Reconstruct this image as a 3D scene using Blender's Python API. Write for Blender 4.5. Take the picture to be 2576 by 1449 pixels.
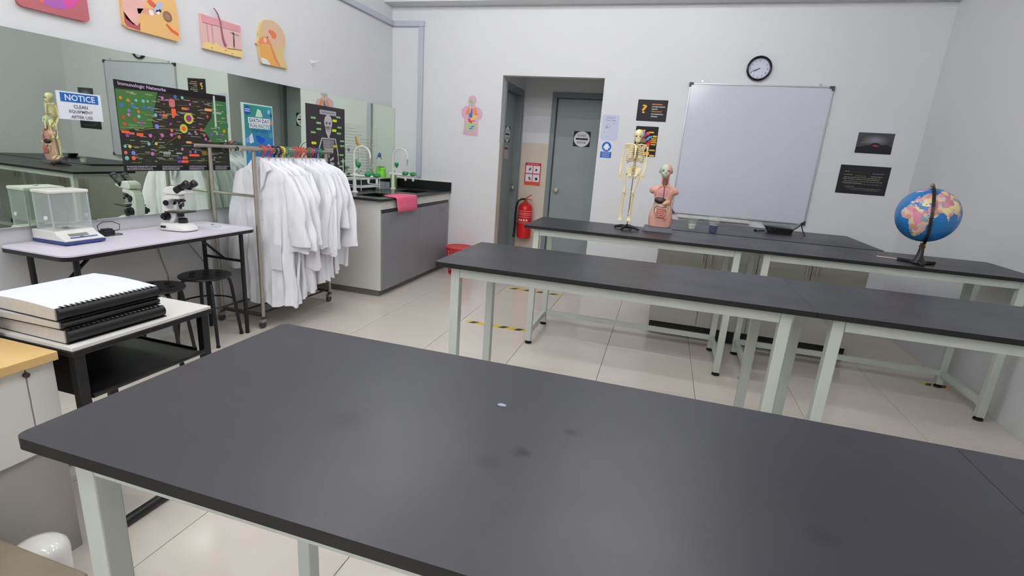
import bpy, bmesh, math, random
from mathutils import Vector, Matrix, noise as mnoise
random.seed(7)
for o in list(bpy.data.objects): bpy.data.objects.remove(o)
scene = bpy.context.scene
COL = scene.collection

# ---------------------------------------------------------------- camera, world, exposure
def look(yaw, pitch, roll):
    cy, sy, cp, sp = math.cos(yaw), math.sin(yaw), math.cos(pitch), math.sin(pitch)
    f = Vector((sy*cp, cy*cp, sp)); r = Vector((cy, -sy, 0)); u = r.cross(f)
    r2 = r*math.cos(roll) + u*math.sin(roll); u2 = u*math.cos(roll) - r*math.sin(roll)
    return Matrix((r2, u2, -f)).transposed().to_4x4()
cam_d = bpy.data.cameras.new('camera'); cam = bpy.data.objects.new('camera', cam_d); COL.objects.link(cam)
cam.matrix_world = Matrix.Translation((0, 0, 1.348)) @ look(-0.2737991, -0.2593294, 0.0701340)
cam_d.sensor_width = 36.0; cam_d.lens = 1265.83/2576*36.0; cam_d.clip_start = 0.02
scene.camera = cam
world = bpy.data.worlds.new('world'); scene.world = world; world.use_nodes = True
world.node_tree.nodes['Background'].inputs[0].default_value = (0.8, 0.85, 0.9, 1)
world.node_tree.nodes['Background'].inputs[1].default_value = 0.05
vs = scene.view_settings
vs.view_transform = 'Standard'; vs.look = 'None'; vs.gamma = 1.0; vs.use_curve_mapping = False
vs.exposure = 0.0
LAMP_POWER = 52.0
LAMPS = [(x, y) for y in (3.7, 2.6, 1.5, 0.4, -0.7, -1.8, -2.9, -4.0) for x in (-1.85, 0.0)]  # rows at negative y are added behind the camera to brighten surfaces facing it

# ---------------------------------------------------------------- room constants (metres)
XL, XR, YB, YF, ZC = -3.075, 2.09, 5.392, -5.0, 3.20

# ---------------------------------------------------------------- materials
def lin(c):
    return tuple((x/255/12.92 if x/255 <= 0.04045 else ((x/255+0.055)/1.055)**2.4) for x in c)
MATS = {}
def mat(name, rgb, rough=0.5, metal=0.0, noise=0.0, scale=8.0, bump=0.0, bscale=60.0, spec=0.5, trans=0.0, alpha=1.0, ior=1.45, coat=0.0, emit=0.0):
    if name in MATS: return MATS[name]
    m = bpy.data.materials.new(name); m.use_nodes = True
    nt = m.node_tree; b = nt.nodes['Principled BSDF']
    c = lin(rgb)
    b.inputs['Base Color'].default_value = (*c, 1)
    b.inputs['Roughness'].default_value = rough; b.inputs['Metallic'].default_value = metal
    b.inputs['Specular IOR Level'].default_value = spec; b.inputs['IOR'].default_value = ior
    b.inputs['Transmission Weight'].default_value = trans; b.inputs['Alpha'].default_value = alpha
    b.inputs['Coat Weight'].default_value = coat
    if emit:
        b.inputs['Emission Color'].default_value = (*c, 1); b.inputs['Emission Strength'].default_value = emit
    if noise or bump:
        tc = nt.nodes.new('ShaderNodeTexCoord')
    if noise:
        n = nt.nodes.new('ShaderNodeTexNoise'); n.inputs['Scale'].default_value = scale; n.inputs['Detail'].default_value = 4
        nt.links.new(tc.outputs['Object'], n.inputs['Vector'])
        r = nt.nodes.new('ShaderNodeMapRange'); r.inputs[1].default_value = 0.3; r.inputs[2].default_value = 0.7
        r.inputs[3].default_value = 1-noise; r.inputs[4].default_value = 1+noise
        nt.links.new(n.outputs[0], r.inputs[0])
        v = nt.nodes.new('ShaderNodeVectorMath'); v.operation = 'SCALE'; v.inputs[0].default_value = c
        nt.links.new(r.outputs[0], v.inputs['Scale']); nt.links.new(v.outputs[0], b.inputs['Base Color'])
    if bump:
        n2 = nt.nodes.new('ShaderNodeTexNoise'); n2.inputs['Scale'].default_value = bscale
        nt.links.new(tc.outputs['Object'], n2.inputs['Vector'])
        bp = nt.nodes.new('ShaderNodeBump'); bp.inputs['Strength'].default_value = bump; bp.inputs['Distance'].default_value = 0.004
        nt.links.new(n2.outputs[0], bp.inputs['Height']); nt.links.new(bp.outputs[0], b.inputs['Normal'])
    MATS[name] = m
    return m
def ink(rgb):                                        # printed colour
    return mat('ink_%02x%02x%02x' % tuple(int(x) for x in rgb), rgb, 0.55, spec=0.3)
def hexc(s): return (int(s[0:2], 16), int(s[2:4], 16), int(s[4:6], 16))

WALL = mat('wall_paint', (219, 220, 222), 0.55, noise=0.012, scale=1.5, bump=0.05, bscale=220)
CEIL = mat('ceiling_board', (226, 226, 222), 0.8, noise=0.02, scale=3)
TILE = mat('floor_tile', (214, 206, 195), 0.13, noise=0.02, scale=2.5, spec=0.5)
GROUT = mat('grout', (120, 115, 108), 0.8)
CREAM = mat('cream_tile', (214, 202, 186), 0.3, noise=0.03, scale=6)
TRUNK = mat('trunking_plastic', (186, 191, 203), 0.45)
FRAME = mat('powder_coat_pale_grey', (196, 202, 195), 0.45, noise=0.015, scale=5)
BLACKP = mat('black_plastic', (22, 22, 24), 0.45)
BLACKM = mat('black_steel', (24, 23, 25), 0.4, noise=0.1, scale=30)
RUBBER = mat('black_rubber', (18, 18, 19), 0.7)
DOORG = mat('door_grey', (146, 156, 157), 0.5, noise=0.03, scale=4)
DOORF = mat('door_frame_grey', (124, 132, 135), 0.5, noise=0.03, scale=9)
STEEL = mat('brushed_steel', (190, 186, 176), 0.32, 0.9, noise=0.05, scale=20)
CHROME = mat('chrome', (225, 225, 228), 0.12, 1.0)
WHITEP = mat('white_plastic', (232, 232, 230), 0.35)
WHITEL = mat('white_laminate', (222, 221, 216), 0.4, noise=0.01, scale=4)
PAPER = mat('paper_white', (228, 230, 238), 0.7, noise=0.01, scale=5)

def worktop_material():
    m = mat('black_worktop', (37, 37, 44), 0.36, spec=0.6); nt = m.node_tree; b = nt.nodes['Principled BSDF']
    tc = nt.nodes.new('ShaderNodeTexCoord')
    n = nt.nodes.new('ShaderNodeTexNoise'); n.inputs['Scale'].default_value = 3.2; n.inputs['Detail'].default_value = 6; n.inputs['Roughness'].default_value = 0.65
    nt.links.new(tc.outputs['Object'], n.inputs['Vector'])
    r = nt.nodes.new('ShaderNodeMapRange'); r.inputs[1].default_value = 0.35; r.inputs[2].default_value = 0.7
    r.inputs[3].default_value = 0.33; r.inputs[4].default_value = 0.42
    nt.links.new(n.outputs[0], r.inputs[0]); nt.links.new(r.outputs[0], b.inputs['Roughness'])
    n2 = nt.nodes.new('ShaderNodeTexNoise'); n2.inputs['Scale'].default_value = 500
    nt.links.new(tc.outputs['Object'], n2.inputs['Vector'])
    bp = nt.nodes.new('ShaderNodeBump'); bp.inputs['Strength'].default_value = 0.04; bp.inputs['Distance'].default_value = 0.002
    nt.links.new(n2.outputs[0], bp.inputs['Height']); nt.links.new(bp.outputs[0], b.inputs['Normal'])
    return m
TOP = worktop_material()
TOPE = mat('worktop_edge', (15, 14, 16), 0.5)

# ---------------------------------------------------------------- mesh helpers
def V(*a): return Vector(a)
class MB:
    def __init__(s): s.v = []; s.f = []; s.m = []
    def add(s, vs_, fs, mi=0):
        k = len(s.v); s.v += [Vector(p) for p in vs_]
        for f in fs: s.f.append([i+k for i in f]); s.m.append(mi)
        return s
    def box(s, x0, x1, y0, y1, z0, z1, mi=0):
        return s.add([(x0,y0,z0),(x1,y0,z0),(x1,y1,z0),(x0,y1,z0),(x0,y0,z1),(x1,y0,z1),(x1,y1,z1),(x0,y1,z1)],
                     [(0,3,2,1),(4,5,6,7),(0,1,5,4),(1,2,6,5),(2,3,7,6),(3,0,4,7)], mi)
    def bar(s, p0, p1, w, h, up=(0,0,1), mi=0):
        p0, p1 = Vector(p0), Vector(p1); d = (p1-p0).normalized(); up = Vector(up)
        if abs(d.dot(up)) > 0.98: up = Vector((1,0,0))
        sx = d.cross(up).normalized(); u = sx.cross(d).normalized()
        vs_ = []
        for p in (p0, p1):
            for a, b in ((-1,-1),(1,-1),(1,1),(-1,1)): vs_.append(p + sx*a*w/2 + u*b*h/2)
        return s.add(vs_, [(0,1,2,3),(7,6,5,4),(0,4,5,1),(1,5,6,2),(2,6,7,3),(3,7,4,0)], mi)
    def cyl(s, p0, p1, r0, r1=None, n=16, mi=0, caps=True):
        r1 = r0 if r1 is None else r1
        p0, p1 = Vector(p0), Vector(p1); d = (p1-p0).normalized()
        a = d.orthogonal().normalized(); b = d.cross(a)
        vs_ = [p + (a*math.cos(2*math.pi*i/n) + b*math.sin(2*math.pi*i/n))*r for p, r in ((p0,r0),(p1,r1)) for i in range(n)]
        fs = [(i, (i+1) % n, n+(i+1) % n, n+i) for i in range(n)]
        if caps: fs += [tuple(range(n-1,-1,-1)), tuple(range(n, 2*n))]
        return s.add(vs_, fs, mi)
    def tube(s, pts, r, n=8, closed=False, mi=0):
        pts = [Vector(p) for p in pts]; N = len(pts)
        rs = r if isinstance(r, (list, tuple)) else [r]*N
        d0 = (pts[1]-pts[0]).normalized(); a = d0.orthogonal().normalized()
        vs_ = []
        for i, p in enumerate(pts):
            if closed: d = (pts[(i+1) % N]-pts[i-1]).normalized()
            else: d = (pts[min(i+1,N-1)]-pts[max(i-1,0)]).normalized()
            a = (a - d*a.dot(d)).normalized(); b = d.cross(a)
            vs_ += [p + (a*math.cos(2*math.pi*k/n)+b*math.sin(2*math.pi*k/n))*rs[i] for k in range(n)]
        fs = []
        for i in range(N if closed else N-1):
            j = (i+1) % N
            fs += [(i*n+k, i*n+(k+1) % n, j*n+(k+1) % n, j*n+k) for k in range(n)]
        if not closed: fs += [tuple(range(n-1,-1,-1)), tuple(range((N-1)*n, N*n))]
        return s.add(vs_, fs, mi)
    def lathe(s, prof, c=(0,0,0), n=24, mi=0, axis=(0,0,1), sx=1.0, sy=1.0):
        c = Vector(c); q = Vector((0,0,1)).rotation_difference(Vector(axis))
        vs_ = [c + q @ Vector((r*math.cos(2*math.pi*i/n)*sx, r*math.sin(2*math.pi*i/n)*sy, z)) for r, z in prof for i in range(n)]
        fs = []
        for j in range(len(prof)-1):
            fs += [(j*n+i, j*n+(i+1) % n, (j+1)*n+(i+1) % n, (j+1)*n+i) for i in range(n)]
        if prof[0][0] > 1e-6: fs.append(tuple(range(n-1,-1,-1)))
        if prof[-1][0] > 1e-6: fs.append(tuple(range((len(prof)-1)*n, len(prof)*n)))
        return s.add(vs_, fs, mi)
    def shell(s, prof, c=(0,0,0), n=24, mi=0):       # open lathe, no caps
        k0 = len(s.f); s.lathe(prof, c, n, mi)
        keep = [i for i in range(k0, len(s.f)) if len(s.f[i]) == 4]
        s.f = s.f[:k0] + [s.f[i] for i in keep]; s.m = s.m[:k0] + [mi]*len(keep)
        return s
    def ell(s, c, r, nu=16, nv=10, mi=0, rot=None):
        c = Vector(c); r = (r, r, r) if not isinstance(r, (tuple, list)) else r
        vs_ = []
        for j in range(nv+1):
            t = math.pi*j/nv
            for i in range(nu):
                p = 2*math.pi*i/nu
                q = Vector((r[0]*math.sin(t)*math.cos(p), r[1]*math.sin(t)*math.sin(p), r[2]*math.cos(t)))
                vs_.append(c + (rot @ q if rot else q))
        fs = []
        for j in range(nv):
            for i in range(nu):
                a, b, cc, d = j*nu+i, j*nu+(i+1) % nu, (j+1)*nu+(i+1) % nu, (j+1)*nu+i
                fs.append((a, d, cc) if j == 0 else ((a, d, b) if j == nv-1 else (a, d, cc, b)))
        return s.add(vs_, fs, mi)
    def prism(s, pts, off, mi=0):
        pts = [Vector(p) for p in pts]; off = Vector(off); n = len(pts)
        return s.add(pts + [p+off for p in pts], [tuple(range(n-1,-1,-1)), tuple(range(n, 2*n))] + [(i, (i+1) % n, n+(i+1) % n, n+i) for i in range(n)], mi)
    def loft(s, rings, mi=0, caps=True):
        n = len(rings[0]); vs_ = [p for r in rings for p in r]; fs = []
        for j in range(len(rings)-1):
            fs += [(j*n+i, j*n+(i+1) % n, (j+1)*n+(i+1) % n, (j+1)*n+i) for i in range(n)]
        if caps: fs += [tuple(range(n-1,-1,-1)), tuple(range((len(rings)-1)*n, len(rings)*n))]
        return s.add(vs_, fs, mi)
    def build(s, name, mats, parent=None, smooth=True, bev=0.0, seg=2, loc=None, ang=38):
        me = bpy.data.meshes.new(name)
        me.from_pydata([tuple(p) for p in s.v], [], s.f)
        mats = mats if isinstance(mats, (list, tuple)) else [mats]
        for m in mats: me.materials.append(m)
        me.polygons.foreach_set('material_index', s.m)
        bm = bmesh.new(); bm.from_mesh(me); bmesh.ops.recalc_face_normals(bm, faces=bm.faces); bm.to_mesh(me); bm.free()
        if smooth:
            me.polygons.foreach_set('use_smooth', [True]*len(me.polygons)); me.set_sharp_from_angle(angle=math.radians(ang))
        me.update()
        o = bpy.data.objects.new(name, me); COL.objects.link(o)
        if loc is not None: o.location = loc
        if parent is not None: o.parent = parent
        if bev:
            md = o.modifiers.new('bevel', 'BEVEL'); md.width = bev; md.segments = seg; md.limit_method = 'ANGLE'; md.angle_limit = math.radians(40)
        return o
def tag(o, label, cat, group=None):
    o['label'] = label; o['category'] = cat
    if group: o['group'] = group
    return o
def thing(name, label, cat, loc=(0,0,0), rotz=0.0, group=None):
    o = bpy.data.objects.new(name, None); COL.objects.link(o); o.empty_display_size = 0.05
    o.location = loc; o.rotation_euler = (0, 0, rotz)
    return tag(o, label, cat, group)
def struct(o): o['kind'] = 'structure'; return o
def dup(root, label, loc=None, rotz=None):
    r = root.copy(); COL.objects.link(r); r['label'] = label
    if loc is not None: r.location = loc
    if rotz is not None: r.rotation_euler = (0, 0, rotz)
    for ch in list(root.children):
        c = ch.copy(); COL.objects.link(c); c.parent = r
        for g in list(ch.children):
            d = g.copy(); COL.objects.link(d); d.parent = c
    return r
def rrect(w, h, r, n=5):                              # rounded rectangle outline centred on 0
    out = []
    for cx, cy, a0 in ((w/2-r, h/2-r, 0), (-w/2+r, h/2-r, 90), (-w/2+r, -h/2+r, 180), (w/2-r, -h/2+r, 270)):
        for i in range(n+1):
            a = math.radians(a0+90*i/n); out.append((cx+r*math.cos(a), cy+r*math.sin(a)))
    return out
def text_geo(body, size):
    cu = bpy.data.curves.new('t', 'FONT'); cu.body = body; cu.size = size; cu.resolution_u = 2; cu.offset = 0.014*size
    ob = bpy.data.objects.new('t', cu); COL.objects.link(ob)
    me = bpy.data.meshes.new_from_object(ob.evaluated_get(bpy.context.evaluated_depsgraph_get()))
    vs_ = [tuple(v.co) for v in me.vertices]; fs = [tuple(p.vertices) for p in me.polygons]
    bpy.data.objects.remove(ob); bpy.data.curves.remove(cu); bpy.data.meshes.remove(me)
    return vs_, fs

class Sheet:
    """flat print laid on a sheet: u to the right, v downwards, 0..1, on a plane in the room"""
    def __init__(s, o, ud, vd, w, h, nrm):
        s.o, s.ud, s.vd, s.w, s.h, s.n = Vector(o), Vector(ud), Vector(vd), w, h, Vector(nrm)
        s.mb = MB(); s.mats = []; s.layer = 0
    def P(s, u, v): return s.o + s.ud*u*s.w + s.vd*v*s.h + s.n*(0.0006 + 0.00025*s.layer)
    def mi(s, c):
        m = c if isinstance(c, bpy.types.Material) else ink(c if not isinstance(c, str) else hexc(c))
        if m not in s.mats: s.mats.append(m)
        return s.mats.index(m)
    def up(s): s.layer += 1; return s
    def poly(s, pts, c):
        s.mb.add([s.P(u, v) for u, v in pts], [tuple(range(len(pts)))], s.mi(c)); return s
    def rect(s, u0, v0, u1, v1, c): return s.poly([(u0,v0),(u1,v0),(u1,v1),(u0,v1)], c)
    def rrect(s, cu, cv, w, h, c, r=0.4):               # rounded bar, size in u/v
        W, H = w*s.w, h*s.h; rr = min(W, H)*r
        return s.poly([(cu+x/s.w, cv+y/s.h) for x, y in rrect(W, H, rr, 3)], c)
    def disc(s, cu, cv, r, c, n=18, asp=1.0, k0=0.0, k1=1.0):   # r as a fraction of the width
        pts = [(cu+r*math.cos(2*math.pi*(k0+(k1-k0)*i/n)), cv+r*asp*s.w/s.h*math.sin(2*math.pi*(k0+(k1-k0)*i/n))) for i in range(n + (0 if k1-k0 >= 1 else 1))]
        return s.poly(pts, c)
    def line(s, u0, v0, u1, v1, t, c):
        du, dv = (u1-u0)*s.w, (v1-v0)*s.h; L = math.hypot(du, dv) or 1; nu, nv = -dv/L*t/2/s.w, du/L*t/2/s.h
        return s.poly([(u0+nu,v0+nv),(u1+nu,v1+nv),(u1-nu,v1-nv),(u0-nu,v0-nv)], c)
    def text(s, body, cu, cv, width, c, height=None):   # centred lettering, width as fraction of the sheet
        vs_, fs = text_geo(body, 1.0)
        xs = [p[0] for p in vs_]; ys = [p[1] for p in vs_]
        k = width*s.w/(max(xs)-min(xs)); ky = k if height is None else height*s.h/(max(ys)-min(ys))
        mx, my = (max(xs)+min(xs))/2, (max(ys)+min(ys))/2
        s.mb.add([s.P(cu+(x-mx)*k/s.w, cv-(y-my)*ky/s.h) for x, y, _ in vs_], fs, s.mi(c)); return s
    def scribble(s, u0, u1, v, t, c, rnd=random):       # a line of print too small to read
        u = u0
        while u < u1-0.004:
            L = min(rnd.uniform(0.03, 0.09)*(u1-u0)*1.6, u1-u)
            s.rect(u, v-t*rnd.uniform(0.35, 0.6), u+L*0.86, v+t*rnd.uniform(0.3, 0.5), c); u += L
        return s
    def build(s, parent, name='print'):
        o = s.mb.build(name, s.mats, parent, smooth=False); o['kind'] = 'stuff'; return o
def wall_sheet(name, label, cat, origin, ud, nrm, w, h, base, thick=0.0015, outline=None, group=None, bev=0):
    """a paper or board fixed flat to a wall; origin is its top left corner; returns (thing, Sheet)"""
    o, ud, nrm, vd = Vector(origin), Vector(ud), Vector(nrm), Vector((0,0,-1))
    t = thing(name, label, cat, o, group=group)
    mb = MB()
    if outline is None: outline = [(0,0),(1,0),(1,1),(0,1)]
    mb.prism([ud*u*w + vd*v*h for u, v in outline], nrm*thick)
    mb.build('sheet', base if isinstance(base, bpy.types.Material) else ink(base), t, smooth=False, bev=bev)
    return t, Sheet(nrm*thick, ud, vd, w, h, nrm)

# ---------------------------------------------------------------- ceiling lights (out of view above)
def ceiling_light(x, y, k):
    t = thing('ceiling_light', 'unseen white fluorescent batten light on the ceiling', 'light', (x, y, ZC), group='ceiling batten lights')
    MB().box(-0.62, 0.62, -0.03, 0.03, -0.05, -0.001).build('batten', WHITEP, t, bev=0.004)
    MB().tube([(-0.59, 0, -0.085), (0.59, 0, -0.085)], 0.016, 10).build('tube', mat('lamp_tube', (250, 251, 255), 0.5, emit=LAMP_POWER), t)
    for x_ in (-0.605, 0.605): MB().box(x_-0.012, x_+0.012, -0.03, 0.03, -0.11, -0.0505).build('lamp_holder', WHITEP, t, bev=0.003)
for k, (x, y) in enumerate(LAMPS): ceiling_light(x, y, k)

# ---------------------------------------------------------------- the setting
fl = MB(); fl.box(XL, XR, YF, YB, -0.08, -0.006); fl.box(-2.2, -0.1, YB, 6.5, -0.08, -0.006)
floor = struct(fl.build('floor', GROUT, smooth=False))
tile_cache = {}
def tile(x0, x1, y0, y1):
    g = 0.0014; w, d = round(x1-x0-2*g, 4), round(y1-y0-2*g, 4)
    if w < 0.02 or d < 0.02: return
    if (w, d) not in tile_cache:
        mb = MB(); c = 0.0012
        mb.add([(-w/2,-d/2,-0.006),(w/2,-d/2,-0.006),(w/2,d/2,-0.006),(-w/2,d/2,-0.006),(-w/2,-d/2,-c),(w/2,-d/2,-c),(w/2,d/2,-c),(-w/2,d/2,-c),
                (-w/2+c,-d/2+c,0),(w/2-c,-d/2+c,0),(w/2-c,d/2-c,0),(-w/2+c,d/2-c,0)],
               [(8,9,10,11),(0,1,5,4),(1,2,6,5),(2,3,7,6),(3,0,4,7),(4,5,9,8),(5,6,10,9),(6,7,11,10),(7,4,8,11)])
        o = mb.build('floor_tile', TILE, floor, smooth=False); tile_cache[(w, d)] = o.data
    else:
        o = bpy.data.objects.new('floor_tile', tile_cache[(w, d)]); COL.objects.link(o); o.parent = floor
    o.location = ((x0+x1)/2, (y0+y1)/2, 0)
gx = [-0.2455+0.6*k for k in range(-5, 5)]; gy = [3.045+0.6*k for k in range(-14, 6)]
for x in gx:
    for y in gy:
        tile(max(x, XL), min(x+0.6, XR), max(y, YF), min(y+0.6, YB))
for x in gx:
    if x+0.6 > -1.95 and x < -0.3:
        for y in (YB, 5.99): tile(max(x, -1.95), min(x+0.6, -0.3), y, min(y+0.6, 6.31))
struct(MB().box(XL-0.12, XR+0.12, YF-0.12, YB+0.1, ZC, ZC+0.1).build('ceiling', CEIL, smooth=False))
struct(MB().box(XL, XR, YB-0.18, YB, 2.80, ZC).build('ceiling_bulkhead', WALL, smooth=False))
struct(MB().box(XL-0.12, XL, YF, YB+0.1, -0.08, ZC).build('wall_left', WALL, smooth=False))
struct(MB().box(XR, XR+0.12, YF, YB+0.1, -0.08, ZC).build('wall_right', WALL, smooth=False))
struct(MB().box(XL-0.12, XR+0.12, YF-0.12, YF, -0.08, ZC).build('wall_front', WALL, smooth=False))
OX0, OX1, OZ = -1.772, -0.709, 2.14
wb = MB(); wb.box(XL, OX0, YB, YB+0.10, -0.08, ZC); wb.box(OX1, XR, YB, YB+0.10, -0.08, ZC); wb.box(OX0, OX1, YB, YB+0.10, OZ, ZC)
wall_back = struct(wb.build('wall_back', WALL, smooth=False))
MB().box(OX0-0.0, OX0+0.006, YB+0.001, YB+0.099, 0, 1.46).build('jamb_tile', CREAM, wall_back, smooth=False)
# little lobby behind the opening
LY = 6.30
lw = MB(); lw.box(-2.0, OX0-0.002, YB+0.10, 5.53, 0, 2.6); lw.box(-2.0, OX0-0.002, 6.235, LY, 0, 2.6); lw.box(-2.0, OX0-0.002, 5.53, 6.235, 2.105, 2.6)
lobby_left = struct(lw.build('wall_lobby_left', WALL, smooth=False))
lb = MB(); lb.box(-2.0, -1.425, LY, LY+0.1, 0, 2.6); lb.box(-1.425, OX1, LY, LY+0.1, 2.10, 2.6); lb.box(OX1, -0.6, LY, LY+0.1, 0, 2.6)
lobby_back = struct(lb.build('wall_lobby_back', WALL, smooth=False))
MB().box(-1.771, -1.427, LY-0.008, LY-0.0005, 0, 1.50).build('wall_tile', CREAM, lobby_back, smooth=False)
struct(MB().box(OX1+0.001, -0.60, YB+0.10, LY, 0, 2.6).build('wall_lobby_right', WALL, smooth=False))
struct(MB().box(-2.0, -0.2, YB+0.10, LY+0.1, 2.6, 2.7).build('ceiling_lobby', WALL, smooth=False))
# trunking
struct(MB().box(XL, XL+0.03, YF, YB, 2.603, 2.657).build('trim_1', TRUNK, bev=0.004))
struct(MB().box(XL+0.031, -2.685, YB-0.03, YB, 2.600, 2.655).build('trim_2', TRUNK, bev=0.004))
struct(MB().box(-2.745, -2.690, YB-0.028, YB, 1.02, 2.599).build('trim_3', TRUNK, bev=0.004))
# doors
def knob(parent, p, d):
    mb = MB(); p = Vector(p); d = Vector(d)
    mb.cyl(p, p+d*0.008, 0.032, n=20); mb.cyl(p+d*0.008, p+d*0.04, 0.012, n=12); mb.lathe([(0.012,0),(0.024,0.006),(0.028,0.018),(0.022,0.03),(0,0.032)], p+d*0.035, 20, axis=d)
    mb.build('door_knob', STEEL, parent)
d2 = struct(MB().box(-1.365, -0.772, LY+0.045, LY+0.085, 0.005, 2.03).build('door_2', DOORG, smooth=False, bev=0.002))
fr = MB(); fr.box(-1.425, -1.37, LY-0.02, LY+0.1, 0, 2.10); fr.box(-0.768, OX1-0.001, LY-0.02, LY+0.1, 0, 2.10); fr.box(-1.37, -0.768, LY-0.02, LY+0.1, 2.04, 2.10)
fr.build('door_frame', DOORF, d2, smooth=False, bev=0.003)
knob(d2, (-1.29, LY+0.045, 0.952), (0,-1,0))
d1 = struct(MB().box(-1.885, -1.845, 5.56, 6.17, 0.005, 2.03).build('door_1', DOORG, smooth=False, bev=0.002))
fr = MB(); fr.box(-1.90, -1.762, 5.532, 5.558, 0, 2.10); fr.box(-1.90, -1.762, 6.172, 6.233, 0, 2.10); fr.box(-1.90, -1.762, 5.558, 6.172, 2.035, 2.10)
fr.build('door_frame', DOORF, d1, smooth=False, bev=0.003)
knob(d1, (-1.845, 6.09, 0.95), (1,0,0))

# mirror along the left wall, on a backing board that leans very slightly into the room
mir = mat('mirror_glass', (226, 239, 224), 0.012, 1.0)
MX, MLEAN = -3.0406, 0.0089
def mirror_x(z): return MX + (z-1.3)*MLEAN                    # face of the mirror at a height
mr = thing('wall_mirror', 'long frameless wall mirror above the folding table and sink', 'mirror', (mirror_x(0.831), 2.4, 0.831))
mr.rotation_euler = (0, MLEAN, 0)
MB().box(-0.006, -0.0005, -4.6, 2.985, 0, 0.930).build('glass', [mir], mr, smooth=False)
MB().box(-0.026, -0.0065, -4.6, 2.985, -0.002, 0.930).build('backing', mat('mirror_edge', (150, 165, 160), 0.4), mr, smooth=False)
# ---------------------------------------------------------------- laboratory tables
TZ, TW, TD = 0.88, 1.484, 0.59
def make_table(label, loc, left=True):
    t = thing('lab_table', label, 'table', loc, group='black topped lab tables in rows')
    a, b_ = (0.018, 0.002) if left else (0.002, 0.018)       # outer corners rounded, inner corners butt together
    out = []
    for cx, cy, a0, r in ((TW-b_, TD-b_, 0, b_), (a, TD-a, 90, a), (a, a, 180, a), (TW-b_, b_, 270, b_)):
        out += [(cx+r*math.cos(math.radians(a0+18*i)), cy+r*math.sin(math.radians(a0+18*i)), TZ-0.02) for i in range(6)]
    mb = MB(); mb.prism(out, (0,0,0.02))
    for i in range(len(mb.m)): mb.m[i] = 0 if i == 1 else 1
    mb.build('table_top', [TOP, TOPE], t, smooth=False)
    lx, ly = (0.085, TW-0.085), (0.055, 0.540)
    for i, x in enumerate(lx):
        for j, y in enumerate(ly):
            leg = MB().box(x-0.02, x+0.02, y-0.02, y+0.02, 0.022, TZ-0.0205).build('leg', FRAME, t, smooth=False, bev=0.003)
            MB().lathe([(0.022,0),(0.026,0.003),(0.024,0.012),(0.008,0.016),(0.008,0.0215)], (x, y, 0), 16).build('foot', RUBBER, leg)
    for y in ly: MB().box(lx[0]+0.021, lx[1]-0.021, y-0.0195, y+0.0195, TZ-0.066, TZ-0.0205).build('apron', FRAME, t, smooth=False, bev=0.002)
    for x in lx: MB().box(x-0.0195, x+0.0195, ly[0]+0.021, ly[1]-0.021, TZ-0.066, TZ-0.0205).build('apron', FRAME, t, smooth=False, bev=0.002)
    for x in lx: MB().box(x-0.015, x+0.015, ly[0]+0.0205, ly[1]-0.0205, 0.085, 0.122).build('side_stretcher', FRAME, t, smooth=False, bev=0.002)
    MB().box(lx[0]+0.0205, lx[1]-0.0205, ly[1]-0.015, ly[1]+0.015, 0.085, 0.122).build('rear_stretcher', FRAME, t, smooth=False, bev=0.002)
    return t
tab = make_table('nearest black lab table filling the foreground, left one of the front row', (-0.903, 0.446, 0))
x2 = -0.903+TW+0.0008
tabr = make_table('front row black lab table cut off by the right edge', (x2, 0.446, 0), False)
dup(tab, 'middle row black lab table with empty top, left of the pair', (-0.903, 1.948, 0))
dup(tabr, 'middle row black lab table running up to the right wall', (x2, 1.948, 0))
dup(tab, 'back row black lab table holding the skeleton and torso models', (-0.895, 3.378, 0))
dup(tabr, 'back row black lab table carrying the globe', (x2+0.008, 3.378, 0))

# smudges on the nearest table top: soft marks with a duller finish
def marked_worktop(spots):
    m = TOP.copy(); m.name = 'black_worktop_smudged'; nt = m.node_tree; b = nt.nodes['Principled BSDF']
    tc = nt.nodes.new('ShaderNodeTexCoord'); nz = nt.nodes.new('ShaderNodeTexNoise'); nz.inputs['Scale'].default_value = 40
    nt.links.new(tc.outputs['Object'], nz.inputs['Vector']); acc = None
    for x, y, r, amt in spots:
        d = nt.nodes.new('ShaderNodeVectorMath'); d.operation = 'DISTANCE'; d.inputs[1].default_value = (x, y, TZ); nt.links.new(tc.outputs['Object'], d.inputs[0])
        w = nt.nodes.new('ShaderNodeMath'); w.operation = 'MULTIPLY_ADD'; w.inputs[1].default_value = 0.03; nt.links.new(nz.outputs[0], w.inputs[0]); nt.links.new(d.outputs['Value'], w.inputs[2])
        k = nt.nodes.new('ShaderNodeMapRange'); k.interpolation_type = 'SMOOTHSTEP'; k.inputs[1].default_value = 0.016; k.inputs[2].default_value = 0.016+r; k.inputs[3].default_value = amt; k.inputs[4].default_value = 0.0
        nt.links.new(w.outputs[0], k.inputs[0])
        if acc is None: acc = k.outputs[0]
        else:
            a = nt.nodes.new('ShaderNodeMath'); a.operation = 'MAXIMUM'; nt.links.new(acc, a.inputs[0]); nt.links.new(k.outputs[0], a.inputs[1]); acc = a.outputs[0]
    sp = nt.nodes.new('ShaderNodeMapRange'); sp.inputs[3].default_value = 0.6; sp.inputs[4].default_value = 0.0; nt.links.new(acc, sp.inputs[0]); nt.links.new(sp.outputs[0], b.inputs['Specular IOR Level'])
    return m
tt = [c_ for c_ in tab.children if c_.name.startswith('table_top')][0]
tt.material_slots[0].link = 'OBJECT'; tt.material_slots[0].material = marked_worktop([(0.739, 0.261, 0.022, 0.55), (0.807, 0.357, 0.020, 0.55), (0.43, 0.24, 0.05, 0.2), (0.70, 0.22, 0.03, 0.25), (1.17, 0.23, 0.03, 0.3)])

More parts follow.
